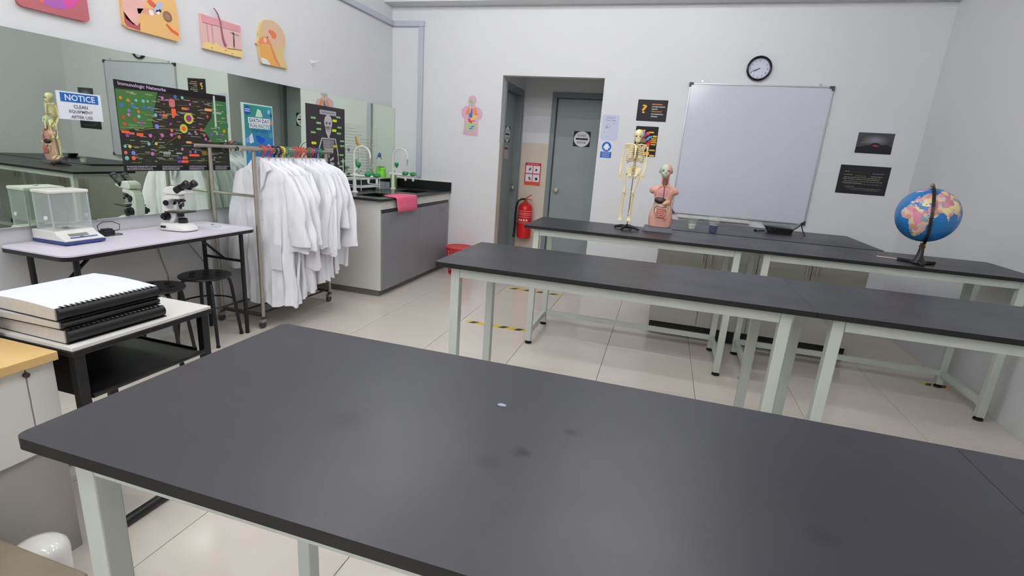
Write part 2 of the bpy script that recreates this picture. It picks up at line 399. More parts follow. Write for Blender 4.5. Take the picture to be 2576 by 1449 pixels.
# ---------------------------------------------------------------- demonstration bench by the whiteboard
CABG = mat('cabinet_grey_green', (176, 176, 166), 0.5, noise=0.02, scale=6)
b = thing('teacher_bench', 'black topped cabinet bench standing in front of the whiteboard', 'bench', (0.0, 4.07, 0.012))
mb = MB(); mb.box(0.0, 1.53, 0, 0.795, 0.84, 0.86); mb.m = [1, 0, 1, 1, 1, 1]; mb.build('bench_top', [TOP, TOPE], b, smooth=False)
MB().box(0.025, 1.485, 0.045, 0.775, 0.10, 0.8395).build('carcass', CABG, b, smooth=False, bev=0.002)
MB().box(0.035, 1.47, 0.085, 0.765, -0.012, 0.0995).build('plinth', BLACKP, b, smooth=False)
for k in range(4):
    d = MB().box(0.028+k*0.365, 0.028+(k+1)*0.365-0.004, 0.027, 0.0445, 0.105, 0.80).build('door', CABG, b, smooth=False, bev=0.002)
    hx = 0.028+k*0.365+(0.33 if k % 2 == 0 else 0.03)
    MB().box(hx-0.005, hx+0.005, 0.012, 0.0265, 0.62, 0.72).build('handle', STEEL, d, bev=0.002)

# ---------------------------------------------------------------- sink unit in the corner
GREYD = mat('cabinet_door_grey', (132, 132, 138), 0.32, noise=0.02, scale=6)
s = thing('sink_cabinet', 'grey door sink cabinet with white side in the corner', 'cabinet', (-2.35, 3.93, 0))
cc = MB(); cc.box(-0.72, 0.0, 0.0, 0.018, 0.06, 0.872); cc.box(-0.72, 0.0, 1.437, 1.455, 0.06, 0.872); cc.box(-0.72, -0.70, 0.018, 1.437, 0.06, 0.872); cc.box(-0.018, 0.0, 0.018, 1.437, 0.06, 0.872); cc.box(-0.70, -0.018, 0.018, 1.437, 0.06, 0.078)
cc.build('carcass', WHITEL, s, smooth=False)
MB().box(-0.70, -0.03, 0.02, 1.45, 0.0, 0.0595).build('plinth', mat('plinth_grey', (120, 118, 112), 0.6), s, smooth=False)
MB().box(0.0005, 0.016, 0.0, 1.455, 0.80, 0.872).build('top_rail', WHITEL, s, smooth=False)
MB().box(0.0005, 0.010, 0.012, 1.445, 0.768, 0.797).build('finger_groove', mat('groove_dark', (60, 58, 64), 0.5), s, smooth=False)
for y0, y1 in ((0.008, 0.715), (0.719, 1.447)):
    d = MB().box(0.0005, 0.018, y0, y1, 0.064, 0.766).build('door', GREYD, s, smooth=False, bev=0.002)
    for g in range(2):
        for k in range(5):
            ym = y0+0.12+g*0.36
            MB().box(0.0185, 0.0205, ym, ym+0.16, 0.735-k*0.018, 0.739-k*0.018).build('vent_louvre', GREYD, d, smooth=False)
c = thing('sink_counter', 'black resin counter with two sinks and upstand on the sink cabinet', 'counter', (XL, 3.885, 0.873))
ct = MB(); Z0, Z1 = 0.0, 0.022
X0, X1, Y1 = 0.001, 0.765, 1.505
bas = [(0.395, 0.645, 0.16, 0.51), (0.395, 0.645, 0.87, 1.20)]
for a in [(X0, 0.395, 0, Y1), (0.645, X1, 0, Y1), (0.395, 0.645, 0, 0.16), (0.395, 0.645, 0.51, 0.87), (0.395, 0.645, 1.20, Y1)]: ct.box(*a, Z0, Z1)
ct.build('counter_top', mat('black_resin', (40, 41, 44), 0.22, noise=0.06, scale=9), c, smooth=False)
UP = mat('upstand_black', (26, 26, 28), 0.3)
MB().box(0.11, X1, Y1-0.020, Y1-0.001, Z1+0.0005, 0.118).build('upstand', UP, c, smooth=False, bev=0.004)
MB().box(X0, 0.105, 0.0, Y1-0.001, Z1+0.0005, 0.118).build('upstand', UP, c, smooth=False, bev=0.004)
MB().box(X0, 0.104, 0.0, Y1-0.002, 0.1185, 0.126).build('ledge_cap', WHITEL, c, smooth=False)
MB().box(0.106, X1, Y1-0.020, Y1-0.001, 0.1185, 0.123).build('ledge_cap', WHITEL, c, smooth=False)
BASIN = mat('basin_black', (20, 20, 22), 0.25)
for x0, x1, y0, y1 in bas:
    q = MB(); w = 0.006; zb = -0.16
    q.box(x0, x0+w, y0, y1, zb, Z1-0.002); q.box(x1-w, x1, y0, y1, zb, Z1-0.002); q.box(x0+w, x1-w, y0, y0+w, zb, Z1-0.002); q.box(x0+w, x1-w, y1-w, y1, zb, Z1-0.002); q.box(x0+w, x1-w, y0+w, y1-w, zb, zb+w)
    q.build('basin', BASIN, c, smooth=False)
GREEN = mat('tap_green', (30, 140, 80), 0.35)
def lab_tap(label, y):
    t = thing('lab_tap', label, 'tap', (-2.825, y, 0.8952), group='white swan neck lab taps')
    MB().lathe([(0.032,0),(0.032,0.006),(0.018,0.014),(0.016,0.15),(0.02,0.152),(0.02,0.172),(0.011,0.178)], (0,0,0), 20).build('column', WHITEP, t)
    pts = [(0,0,0.17),(0,0,0.30)] + [(0.085-0.085*math.cos(a), 0, 0.345+0.085*math.sin(a)) for a in [math.pi*i/14 for i in range(0, 15)]] + [(0.17,0,0.32)]
    MB().tube(pts, 0.0085, 10).build('swan_neck', WHITEP, t)
    MB().lathe([(0.0095,0.02),(0.0095,0),(0.006,-0.03),(0.005,-0.05)], (0.17,0,0.305), 12).build('nozzle', mat('nozzle_grey', (170, 170, 165), 0.4), t)
    MB().tube([(-0.04,0,0.158),(0.27,0,0.158)], 0.013, 12).build('cross_arm', WHITEP, t)
    for x in (0.15, 0.24):
        v = MB().cyl((x,0,0.10), (x,0,0.146), 0.011, 0.014, 12).build('valve_body', WHITEP, t)
        MB().lathe([(0.03,0),(0.036,0.008),(0.034,0.026),(0.022,0.034),(0,0.036)], (x,0.0,0.16), 12, axis=(0,0,1)).build('knob', GREEN, v)
    MB().lathe([(0.006,-0.01),(0.02,0.012),(0.024,0.03),(0.018,0.045),(0,0.048)], (0.03,0.02,0.235), 12).build('lever_knob', GREEN, t)
    MB().cyl((0,0,0.20),(0.03,0.02,0.235),0.007,n=8).build('lever', WHITEP, t)
lab_tap('white swan neck lab tap with green knobs nearer the coat rack', 4.262)
lab_tap('white swan neck lab tap with green knobs nearest the corner', 4.985)

# pink cloth over the counter front
PINK = mat('pink_cloth', (238, 106, 140), 0.85, noise=0.04, scale=25, bump=0.25, bscale=300)
cl = MB(); path = [(-2.50, 0.8975), (-2.44, 0.8985), (-2.38, 0.8985), (-2.325, 0.8985), (-2.305, 0.894), (-2.299, 0.88), (-2.298, 0.84), (-2.297, 0.80), (-2.296, 0.765)]
rows = []
for i, (px_, pz) in enumerate(path):
    row = []
    for j in range(13):
        u = j/12; y = 4.10+0.005*i + u*(0.42-0.004*i)
        if i < 2: y = 4.10 + 0.10*(2-i) + u*(0.42-0.11*(2-i)) - 0.12*(2-i)*(1-u)*0.3
        dx = 0.004*math.sin(u*9+i*0.2)*max(0, i-4)/4; dz = -0.010*u if i == 8 else 0
        row.append((px_+dx, y, pz+dz))
    rows.append(row)
for side in (0, 1):
    pass
n = 13; vs_ = [p for r in rows for p in r]; cl.add(vs_, [(i*n+j, i*n+j+1, (i+1)*n+j+1, (i+1)*n+j) for i in range(8) for j in range(12)])
o = cl.build('cleaning_cloth', PINK, loc=(0,0,0)); tag(o, 'pink cloth draped over the front edge of the sink counter', 'cloth')
md = o.modifiers.new('s', 'SOLIDIFY'); md.thickness = 0.002; md.offset = 1

# bottles, dish rack and cups behind the taps
t = thing('soap_bottle', 'bright green bottle standing on the ledge under the mirror', 'bottle', (-3.018, 5.10, 0.9992))
MB().lathe([(0.030,0),(0.036,0.006),(0.037,0.06),(0.030,0.075),(0.033,0.095),(0.022,0.108),(0.0,0.109)], (0,0,0), 20).build('bottle_body', mat('bottle_green', (120, 205, 50), 0.3), t)
MB().cyl((0,0,0.1095),(0,0,0.118),0.022,n=16).build('cap', mat('bottle_cap_green', (96, 180, 40), 0.4), t)
t = thing('spray_bottle', 'clear bottle of yellow green soap behind the corner tap', 'bottle', (-2.90, 5.13, 0.8957))
MB().lathe([(0.034,0),(0.036,0.004),(0.036,0.12),(0.030,0.15),(0.012,0.172),(0.012,0.185)], (0,0,0), 20).build('bottle_body', mat('soap_liquid', (150, 205, 90), 0.15, trans=0.3), t)
MB().lathe([(0.015,0.186),(0.015,0.20),(0.006,0.203),(0.006,0.225)], (0,0,0), 14).build('pump', WHITEP, t)
MB().tube([(0,0,0.225),(0.012,0,0.228),(0.035,0,0.222)], 0.006, 8).build('spout', WHITEP, t)
t = thing('dish_rack', 'white wire dish rack on the counter behind the near tap', 'rack', (-2.93, 4.55, 0.8957))
WIRE = mat('white_wire', (228, 230, 232), 0.35)
lo = [(-0.10,-0.17),(0.10,-0.17),(0.10,0.17),(-0.10,0.17)]
for z in (0.035, 0.055, 0.115):
    MB().tube([(x,y,z) for x, y in lo], 0.004, 6, closed=True).build('rim_wire', WIRE, t)
for x, y in lo:
    p = MB().tube([(x,y,0.012),(x,y,0.118)], 0.004, 6).build('post', WIRE, t)
    MB().cyl((x,y,0),(x,y,0.0118),0.007,n=8).build('foot', mat('orange_rubber', (190, 110, 60), 0.6), p)
for k in range(9):
    y = -0.15+0.0375*k
    MB().tube([(-0.10,y,0.04),(-0.03,y,0.035),(0.03,y,0.035),(0.10,y,0.04)], 0.0022, 6).build('wire', WIRE, t)
for x in (-0.10,):
    MB().tube([(x,-0.17,0.118),(x,-0.17,0.30)], 0.004, 6).build('upright', WIRE, t)
GLASSP = mat('clear_plastic', (225, 232, 232), 0.1, alpha=0.35)
t = thing('plastic_tub', 'small grey translucent tub on the counter by the wall', 'tub', (-2.90, 4.90, 0.8957))
q = MB(); q.box(-0.05,0.05,-0.06,0.06,0,0.003); q.box(-0.05,-0.047,-0.06,0.06,0.003,0.07); q.box(0.047,0.05,-0.06,0.06,0.003,0.07); q.box(-0.047,0.047,-0.06,-0.057,0.003,0.07); q.box(-0.047,0.047,0.057,0.06,0.003,0.07)
q.build('tub_body', mat('tub_grey', (150, 155, 160), 0.3), t, smooth=False)

# red basket by the back wall
RED = mat('red_plastic', (205, 38, 44), 0.4)
t = thing('waste_basket', 'red plastic lattice waste basket beside the sink cabinet', 'basket', (-2.10, 5.19, 0))
R0, R1, H = 0.115, 0.155, 0.31
MB().lathe([(0.0,0.0),(R0,0.0),(R0+0.004,0.02),(R0-0.002,0.02),(R0-0.004,0.005),(0.0,0.005)], (0,0,0), 32).build('base', RED, t)
MB().lathe([(R1-0.004,H-0.03),(R1+0.010,H-0.005),(R1+0.008,H),(R1-0.004,H-0.004)], (0,0,0), 36).build('rim', RED, t)
for k in range(9):
    z = 0.05+0.028*k; r = R0+(R1-R0)*z/H
    MB().tube([(r*math.cos(a), r*math.sin(a), z) for a in [2*math.pi*i/32 for i in range(32)]], 0.004, 6, closed=True).build('ring', RED, t)
for k in range(20):
    a = 2*math.pi*k/20
    MB().bar(((R0+0.001)*math.cos(a), (R0+0.001)*math.sin(a), 0.012), ((R1-0.001)*math.cos(a), (R1-0.001)*math.sin(a), H-0.02), 0.009, 0.004, up=(math.cos(a), math.sin(a), 0)).build('rib', RED, t, smooth=False)

# fire extinguisher and lobby notices
ERED = mat('extinguisher_red', (214, 32, 38), 0.25)
t = thing('fire_extinguisher', 'red fire extinguisher hanging between the two grey doors', 'extinguisher', (-1.635, 6.185, 0.325))
bd = MB().lathe([(0.070,0.0),(0.082,0.006),(0.088,0.02),(0.088,0.36),(0.082,0.40),(0.06,0.43),(0.03,0.445),(0.022,0.46),(0.0,0.46)], (0,0,0), 32).build('cylinder', ERED, t)
for z, h_, c_ in ((0.345,0.004,'f0d8d0'),(0.318,0.004,'f0d8d0'),(0.298,0.004,'e8c8c4'),(0.272,0.004,'e8c8c4'),(0.205,0.003,'e8c8c4'),(0.19,0.003,'e8c8c4')):
    MB().lathe([(0.0884,z),(0.0884,z+h_)], (0,0,0), 32).build('label_line', ink(hexc(c_)), bd)
for k in range(4):
    a = math.radians(-125+22*k)
    MB().lathe([(0.013,0),(0.013,0.001)], (0.0885*math.cos(a),0.0885*math.sin(a),0.235), 14, axis=(math.cos(a),math.sin(a),0)).build('label_mark', ink((240,225,220)), bd)
MB().lathe([(0.0905,0.17),(0.0905,0.192)], (0,0,0), 32).build('strap', mat('strap_red', (190, 20, 30), 0.35), t)
MB().cyl((0,0,0.4605),(0,0,0.50),0.016,n=14).build('valve', mat('brass', (180, 140, 70), 0.35, 0.9), t)
MB().bar((0,0,0.505),(0.075,-0.02,0.55),0.022,0.006).build('handle', ERED, t, bev=0.001)
MB().bar((-0.01,0,0.50),(0.085,-0.02,0.485),0.022,0.006).build('lever', ERED, t, bev=0.001)
MB().tube([(-0.012,0,0.49),(-0.05,-0.01,0.488),(-0.09,-0.02,0.465),(-0.112,-0.025,0.40),(-0.118,-0.03,0.28),(-0.115,-0.03,0.15),(-0.12,-0.03,0.06)], 0.012, 10).build('hose', RUBBER, t)
MB().cyl((-0.12,-0.03,0.06),(-0.124,-0.03,0.005),0.009,0.016,12).build('nozzle', BLACKP, t)
MB().bar((-0.118,-0.03,0.185),(-0.085,0,0.185),0.012,0.008).build('hose_clip', ERED, t)
MB().box(-0.03,0.03,0.0885,0.103,0.25,0.42).build('wall_bracket', STEEL, t, smooth=False)

FX, NY = (1,0,0), (0,-1,0)
t, sh = wall_sheet('safety_notice', 'red and white four picture notice above the fire extinguisher', 'notice', (-1.705, LY-0.0085, 1.26), FX, NY, 0.205, 0.275, hexc('c8283a'))
sh.rect(0,0.86,1,1,hexc('dd5a3a')); sh.scribble(0.15,0.85,0.06,0.03,hexc('f0c0c0'))
for i in (0,1):
    for j in (0,1): sh.rect(0.06+0.46*i,0.12+0.38*j,0.48+0.46*i,0.46+0.38*j,'f0eef2')
sh.up()
for u, v, r, c_ in ((0.30,0.30,0.07,'c03040'),(0.34,0.24,0.05,'5a5a60'),(0.72,0.29,0.06,'606068'),(0.70,0.33,0.05,'b05060'),(0.30,0.66,0.05,'404048'),(0.34,0.72,0.08,'c86a70'),(0.74,0.70,0.09,'6a6a40'),(0.76,0.71,0.05,'e0c890')): sh.disc(u, v, r, c_, 10)
for i in (0,1):
    for j in (0,1): sh.scribble(0.12+0.46*i,0.40+0.46*i,0.155+0.38*j,0.012,'b0a0a8'); sh.scribble(0.12+0.46*i,0.40+0.46*i,0.44+0.38*j,0.012,'b0a0a8')
sh.build(t)
def do_not_enter(name, label, origin, ud, nrm):
    t, sh = wall_sheet(name, label, 'sign', origin, ud, nrm, 0.205, 0.18, hexc('222226'), 0.002)
    sh.disc(0.5,0.5,0.47,'e6e6e8',36,asp=0.93); sh.up()
    sh.rect(0.14,0.44,0.86,0.56,'222226'); sh.text('DO NOT',0.5,0.28,0.5,hexc('3a3a3e'),0.14); sh.text('ENTER',0.5,0.73,0.52,hexc('3a3a3e'),0.14)
    sh.build(t)
do_not_enter('door_sign', 'round DO NOT ENTER sign on the wide grey door', (-1.137, LY+0.0445, 1.672), FX, NY)
do_not_enter('door_sign', 'round black and white sign on the narrow side door', (-1.8445, 5.79, 1.66), (0,1,0), (1,0,0))
t, sh = wall_sheet('door_notice', 'small pinkish notice under the sign on the side door', 'notice', (-1.8445, 5.79, 1.44), (0,1,0), (1,0,0), 0.19, 0.15, hexc('c8b8bc'))
sh.rect(0.1,0.1,0.9,0.3,'706468'); sh.build(t)
# ---------------------------------------------------------------- back wall: whiteboard, clock, posters
t = thing('whiteboard', 'large square aluminium framed whiteboard on the back wall', 'whiteboard', (0.10, YB, 0.887))
W_, H_ = 1.222, 1.230
MB().box(0.012, W_-0.012, -0.016, -0.003, 0.012, H_-0.012).build('writing_surface', mat('whiteboard_enamel', (205, 206, 217), 0.13, noise=0.01, scale=2), t, smooth=False)
ALU = mat('aluminium', (188, 189, 192), 0.35, 0.7)
for a in ((0, W_, 0, 0.0115), (0, W_, H_-0.0115, H_), (0, 0.0115, 0.012, H_-0.012), (W_-0.0115, W_, 0.012, H_-0.012)):
    MB().box(a[0], a[1], -0.022, -0.002, a[2], a[3]).build('frame_rail', ALU, t, smooth=False, bev=0.002)
CORN = mat('corner_grey', (70, 72, 76), 0.5)
for sx, x in ((1, -0.004), (-1, W_+0.004)):
    for sz, z in ((1, -0.004), (-1, H_+0.004)):
        q = MB(); q.box(min(x, x+sx*0.04), max(x, x+sx*0.04), -0.026, -0.001, min(z, z+sz*0.02), max(z, z+sz*0.02)); q.box(min(x, x+sx*0.02), max(x, x+sx*0.02), -0.0262, -0.001, min(z, z+sz*0.04), max(z, z+sz*0.04))
        q.build('corner_cap', CORN, t, smooth=False)
for x in (0.11, W_-0.11):
    MB().cyl((x, -0.001, H_+0.016), (x, -0.012, H_+0.016), 0.010, n=12).build('hanging_hook', ALU, t)
tr = MB(); tr.box(0.07, 0.74, -0.075, -0.002, -0.032, -0.028); tr.box(0.07, 0.74, -0.078, -0.0752, -0.032, -0.018); tr.box(0.07, 0.74, -0.012, -0.003, -0.028, -0.0045)
tr.build('pen_tray', mat('tray_grey', (206, 206, 204), 0.4), t, smooth=False)
MB().box(0.86, 1.16, -0.018, -0.004, -0.030, -0.0045).build('hanger_bar', ALU, t, smooth=False)

t = thing('wall_clock', 'round black rimmed wall clock above the whiteboard', 'clock', (0.680, YB, 2.254))
def ring(r0, r1, y0, y1, n=48):
    mb = MB(); rr = [(r0,y0),(r1,y0),(r1,y1),((r0+r1)/2,y1-0.004),(r0,y1)]
    vs_ = [(r*math.cos(2*math.pi*i/n), y, r*math.sin(2*math.pi*i/n)) for r, y in rr for i in range(n)]
    k = len(rr); fs = [(j*n+i, j*n+(i+1) % n, ((j+1) % k)*n+(i+1) % n, ((j+1) % k)*n+i) for j in range(k) for i in range(n)]
    return mb.add(vs_, fs)
ring(0.089, 0.106, -0.001, -0.034).build('rim', mat('clock_rim', (20, 18, 22), 0.25), t)
MB().cyl((0,-0.002,0),(0,-0.012,0),0.0885,n=48).build('dial', mat('clock_dial', (205, 207, 226), 0.5), t)
for k in range(12):
    a = math.pi/2-2*math.pi*k/12; vs_, fs = text_geo(str(12 if k == 0 else k), 0.024)
    xs = [p[0] for p in vs_]; ys = [p[1] for p in vs_]; mx, my = (min(xs)+max(xs))/2, (min(ys)+max(ys))/2
    MB().add([(x-mx+0.071*math.cos(a), -0.0125, y-my+0.071*math.sin(a)) for x, y, _ in vs_], fs).build('numeral', mat('dial_ink', (110, 112, 135), 0.6), t, smooth=False)
HAND = mat('clock_hand', (58, 56, 70), 0.5)
for nm, a, L, w in (('hour_hand', math.radians(212), 0.042, 0.005), ('minute_hand', math.radians(203), 0.060, 0.0035)):
    MB().bar((-0.01*math.cos(a), -0.016 if nm[0] == 'h' else -0.018, -0.01*math.sin(a)), (L*math.cos(a), -0.016 if nm[0] == 'h' else -0.018, L*math.sin(a)), w, 0.0012, up=(0,1,0)).build(nm, HAND, t, smooth=False)
MB().cyl((0,-0.0125,0),(0,-0.020,0),0.004,n=12).build('hub', HAND, t)

def on_back(name, label, cat, x0, x1, z0, z1, base, **k):
    return wall_sheet(name, label, cat, (x0, YB-0.0005, z1), FX, NY, x1-x0, z1-z0, base, **k)
t, sh = on_back('wall_poster', 'black poster with an orange question mark left of the whiteboard', 'poster', -0.358, -0.073, 1.753, 1.953, hexc('2a262b'))
sh.text('?', 0.235, 0.43, 0.17, hexc('f0b020'), 0.40)
for v, u1, c_ in ((0.21,0.83,'d08838'),(0.32,0.92,'b8bcb4'),(0.43,0.68,'b8bcb4'),(0.54,0.83,'b87838'),(0.66,0.88,'b8bcb4'),(0.77,0.70,'b8bcb4')):
    sh.scribble(0.48, u1, v, 0.055, c_)
sh.build(t)
t, sh = on_back('wall_poster', 'black anatomical heart poster with yellow tags behind the skeleton', 'poster', -0.346, -0.129, 1.416, 1.704, hexc('1e1b1e'))
YE, OR_ = 'e8b428', 'f0a020'
for u, v, w, h_ in ((0.28,0.14,0.3,0.05),(0.70,0.19,0.24,0.05),(0.87,0.32,0.2,0.06),(0.85,0.40,0.26,0.035),(0.85,0.46,0.24,0.035),(0.85,0.52,0.26,0.035),(0.85,0.59,0.22,0.035),(0.82,0.78,0.28,0.045),(0.85,0.96,0.22,0.06),(0.14,0.30,0.2,0.05),(0.12,0.5,0.2,0.05),(0.15,0.7,0.2,0.05)): sh.rrect(u, v, w, h_, YE)
sh.rrect(0.58,0.90,0.28,0.12,OR_,0.25)
sh.poly([(0.33,0.17),(0.42,0.17),(0.40,0.34),(0.30,0.36)],'58a8e8'); sh.poly([(0.52,0.40),(0.62,0.32),(0.80,0.30),(0.80,0.34),(0.66,0.38),(0.60,0.46),(0.50,0.46)],'58a8e8')
sh.poly([(0.44,0.22),(0.54,0.17),(0.66,0.22),(0.62,0.28),(0.52,0.30),(0.42,0.38),(0.38,0.34)],'c83048'); sh.poly([(0.20,0.44),(0.40,0.38),(0.52,0.44),(0.50,0.54),(0.2,0.54)],'8a7458')
sh.poly([(0.66,0.44),(0.72,0.42),(0.74,0.52),(0.70,0.66),(0.60,0.72),(0.50,0.68),(0.52,0.56),(0.60,0.50)],'c0281e'); sh.up(); sh.disc(0.63,0.60,0.06,'e05038',10); sh.disc(0.55,0.22,0.05,'e07080',10)
sh.build(t)
ro = [(0.5+x, 0.5+y) for x, y in rrect(1.0, 1.0, 0.08, 3)]
t, sh = on_back('wall_notice', 'pale laminated hang up your coats notice beside the doorway', 'notice', -0.690, -0.521, 1.549, 1.797, hexc('c6cbe2'), outline=ro)
sh.text('Hang Up', 0.5, 0.11, 0.5, hexc('70748a'), 0.06); sh.text('Your Coats', 0.5, 0.21, 0.62, hexc('70748a'), 0.06)
for a in ((0.22,0.46,0.34,0.42),(0.34,0.42,0.30,0.52),(0.28,0.52,0.40,0.50),(0.40,0.50,0.54,0.44),(0.24,0.50,0.30,0.54)): sh.line(*a, 0.004, '7a8094')
sh.disc(0.20,0.68,0.035,'8a90a4',8); sh.scribble(0.3,0.5,0.37,0.02,'a0a6bc'); sh.scribble(0.62,0.9,0.33,0.015,'a8aec6'); sh.scribble(0.62,0.85,0.37,0.015,'a8aec6'); sh.scribble(0.22,0.42,0.84,0.02,'aab0c8'); sh.build(t)
t, sh = on_back('mandatory_sign', 'blue and white wear a lab coat sign under the pale notice', 'sign', -0.674, -0.562, 1.378, 1.535, hexc('dfe3ec'))
sh.disc(0.5,0.30,0.43,'2c5fb4',28); sh.rect(0.0,0.62,1.0,1.0,'2c5fb4'); sh.up()
sh.poly([(0.40,0.12),(0.60,0.12),(0.80,0.36),(0.72,0.42),(0.66,0.34),(0.66,0.50),(0.34,0.50),(0.34,0.34),(0.28,0.42),(0.20,0.36)],'e8ecf4')
for v in (0.70,0.80,0.91): sh.scribble(0.14,0.86,v,0.04,'b8cbe8')
sh.build(t)
t, sh = on_back('wall_poster', 'dark photo poster of a glowing volcano right of the whiteboard', 'poster', 1.598, 1.880, 1.571, 1.748, hexc('4c4c58'))
for k in range(8):
    f_ = k/8; sh.disc(0.5, 0.36, 0.46-0.05*k, tuple(int(70+70*f_*q) for q in (1,1,1.12)), 24, asp=0.44); sh.up()
sh.poly([(0,0.72),(0.2,0.66),(0.38,0.58),(0.46,0.48),(0.58,0.48),(0.68,0.58),(0.85,0.55),(1,0.66),(1,1),(0,1)],'26242a'); sh.up()
sh.poly([(0.42,0.62),(0.50,0.56),(0.60,0.58),(0.66,0.64),(0.52,0.67)],'8a3a30'); sh.poly([(0.10,0.47),(0.36,0.44),(0.36,0.50),(0.12,0.53)],'70707c'); sh.build(t)
t, sh = on_back('wall_poster', 'black poster full of small pale text right of the whiteboard', 'poster', 1.516, 1.915, 1.209, 1.462, hexc('26262a'))
for v, a, b_, c_ in ((0.22,0.10,0.20,'8a8a80'),(0.24,0.26,0.58,'3e3e42'),(0.26,0.66,0.90,'8a8a80'),(0.33,0.10,0.28,'8a8a78'),(0.36,0.32,0.55,'8a7450'),(0.36,0.64,0.88,'909086'),(0.42,0.12,0.86,'9a8a64'),(0.48,0.10,0.84,'909086'),(0.55,0.12,0.9,'84847a'),(0.61,0.10,0.5,'84847a'),(0.64,0.14,0.9,'6a6a62'),(0.74,0.16,0.36,'84847a'),(0.80,0.2,0.9,'70706a'),(0.85,0.3,0.86,'60605a')): sh.scribble(a, b_, v, 0.022, c_)
sh.build(t)
# pink body cut-out
bo = [(0.47,0.0),(0.60,0.01),(0.68,0.06),(0.70,0.13),(0.66,0.20),(0.64,0.24),(0.72,0.28),(0.88,0.31),(0.97,0.38),(1.0,0.46),(0.96,0.54),(0.92,0.58),(0.84,0.60),(0.80,0.62),(0.82,0.80),(0.82,0.97),(0.80,1.0),(0.5,1.0),(0.15,0.975),(0.12,0.96),(0.15,0.80),(0.16,0.62),(0.12,0.56),(0.06,0.55),(0.02,0.48),(0.0,0.40),(0.05,0.33),(0.16,0.28),(0.32,0.25),(0.36,0.22),(0.30,0.20),(0.31,0.12),(0.35,0.04)]
t, sh = on_back('body_cutout', 'pink paper body cut-out with coloured organs on the back wall', 'cut-out', -2.228, -1.980, 1.512, 1.930, hexc('d9aec2'), outline=bo, thick=0.003)
sh.poly([(0.36,0.13),(0.44,0.10),(0.54,0.12),(0.55,0.18),(0.52,0.24),(0.50,0.30),(0.46,0.28),(0.44,0.20),(0.36,0.17)],'9ec082')
sh.poly([(0.34,0.30),(0.42,0.33),(0.38,0.46),(0.30,0.49),(0.22,0.47),(0.26,0.38)],'ea8c4a'); sh.poly([(0.56,0.31),(0.68,0.30),(0.74,0.38),(0.78,0.48),(0.68,0.48),(0.58,0.44),(0.54,0.38)],'ea8c4a')
sh.poly([(0.48,0.32),(0.52,0.32),(0.54,0.44),(0.52,0.54),(0.40,0.56),(0.36,0.48),(0.44,0.42)],'4c6fc0'); sh.poly([(0.60,0.48),(0.72,0.46),(0.74,0.52),(0.64,0.58),(0.48,0.61),(0.46,0.57),(0.56,0.54)],'e4c638')
sh.poly([(0.32,0.56),(0.44,0.58),(0.48,0.62),(0.68,0.61),(0.66,0.64),(0.54,0.64),(0.52,0.70),(0.36,0.65)],'dc5454')
sh.poly([(0.24,0.70),(0.40,0.68),(0.58,0.70),(0.74,0.68),(0.72,0.80),(0.66,0.86),(0.52,0.89),(0.34,0.88),(0.24,0.82)],'9ecb72'); sh.up()
sh.poly([(0.40,0.74),(0.66,0.74),(0.62,0.82),(0.48,0.86),(0.36,0.85)],'b6b4e2'); sh.up(); sh.poly([(0.48,0.765),(0.64,0.745),(0.62,0.775),(0.50,0.79)],'4a4aa8'); sh.poly([(0.42,0.81),(0.58,0.80),(0.56,0.82),(0.42,0.83)],'4a4aa8')
sh.scribble(0.2,0.34,0.93,0.008,'a87890'); sh.scribble(0.58,0.70,0.945,0.008,'a87890'); sh.build(t)

# ---------------------------------------------------------------- anatomy boards above the mirror
PX, UY = (1,0,0), (0,1,0)
def on_left(name, label, cat, y0, y1, z0, z1, base, **k):
    return wall_sheet(name, label, cat, (XL+0.0005, y0, z1), UY, PX, y1-y0, z1-z0, base, **k)
rb = [(0.5+x, 0.5+y) for x, y in rrect(1.0, 1.0, 0.07, 4)]
t, sh = on_left('anatomy_board', 'maroon board with a ring of pink and purple segments', 'board', 1.86, 2.18, 1.872, 2.192, hexc('b0646a'), thick=0.02, outline=rb, group='anatomy boards above the mirror')
cols = ['d0509c','a860b0','d86a58','e08a48','d4506a','c45aa8','e0559a','a858b0']
for k in range(8):
    a0, a1 = 2*math.pi*(k+0.5)/8, 2*math.pi*(k+1.5)/8
    sh.poly([(0.5+r*math.cos(a0+(a1-a0)*q/5*d), 0.48+r*math.sin(a0+(a1-a0)*q/5*d)) for r, rng, d in ((0.43, range(6), 1), (0.20, range(5,-1,-1), 1)) for q in rng], cols[k])
sh.disc(0.5,0.48,0.195,'d0b068',24); sh.build(t)
ob = [(0.02,0.3),(0.06,0.12),(0.2,0.02),(0.5,0.0),(0.8,0.04),(0.95,0.16),(0.99,0.4),(1.0,0.93),(0.96,1.0),(0.08,0.985),(0.02,0.94)]
t, sh = on_left('anatomy_board', 'peach ear cross-section board with maroon lower corner', 'board', 2.36, 2.72, 1.89, 2.20, hexc('e6b878'), thick=0.02, outline=ob, group='anatomy boards above the mirror')
sh.poly([(0.02,0.55),(0.05,0.3),(0.2,0.12),(0.40,0.15),(0.43,0.40),(0.39,0.54),(0.29,0.70),(0.25,0.857),(0.17,0.90),(0.06,0.83),(0.024,0.696)],'e8b4ac'); sh.poly([(0.26,0.60),(0.5,0.53),(0.67,0.52),(0.64,0.6),(0.47,0.626),(0.27,0.683)],'dc9a88')
sh.poly([(0.03,0.714),(0.135,0.848),(0.229,0.906),(0.288,0.826),(0.272,0.979),(0.063,0.962),(0.027,0.899)],'a8545c'); sh.poly([(0.74,0.745),(0.84,0.85),(0.97,0.90),(0.974,0.84),(0.87,0.80),(0.765,0.716)],'e06038'); sh.up()
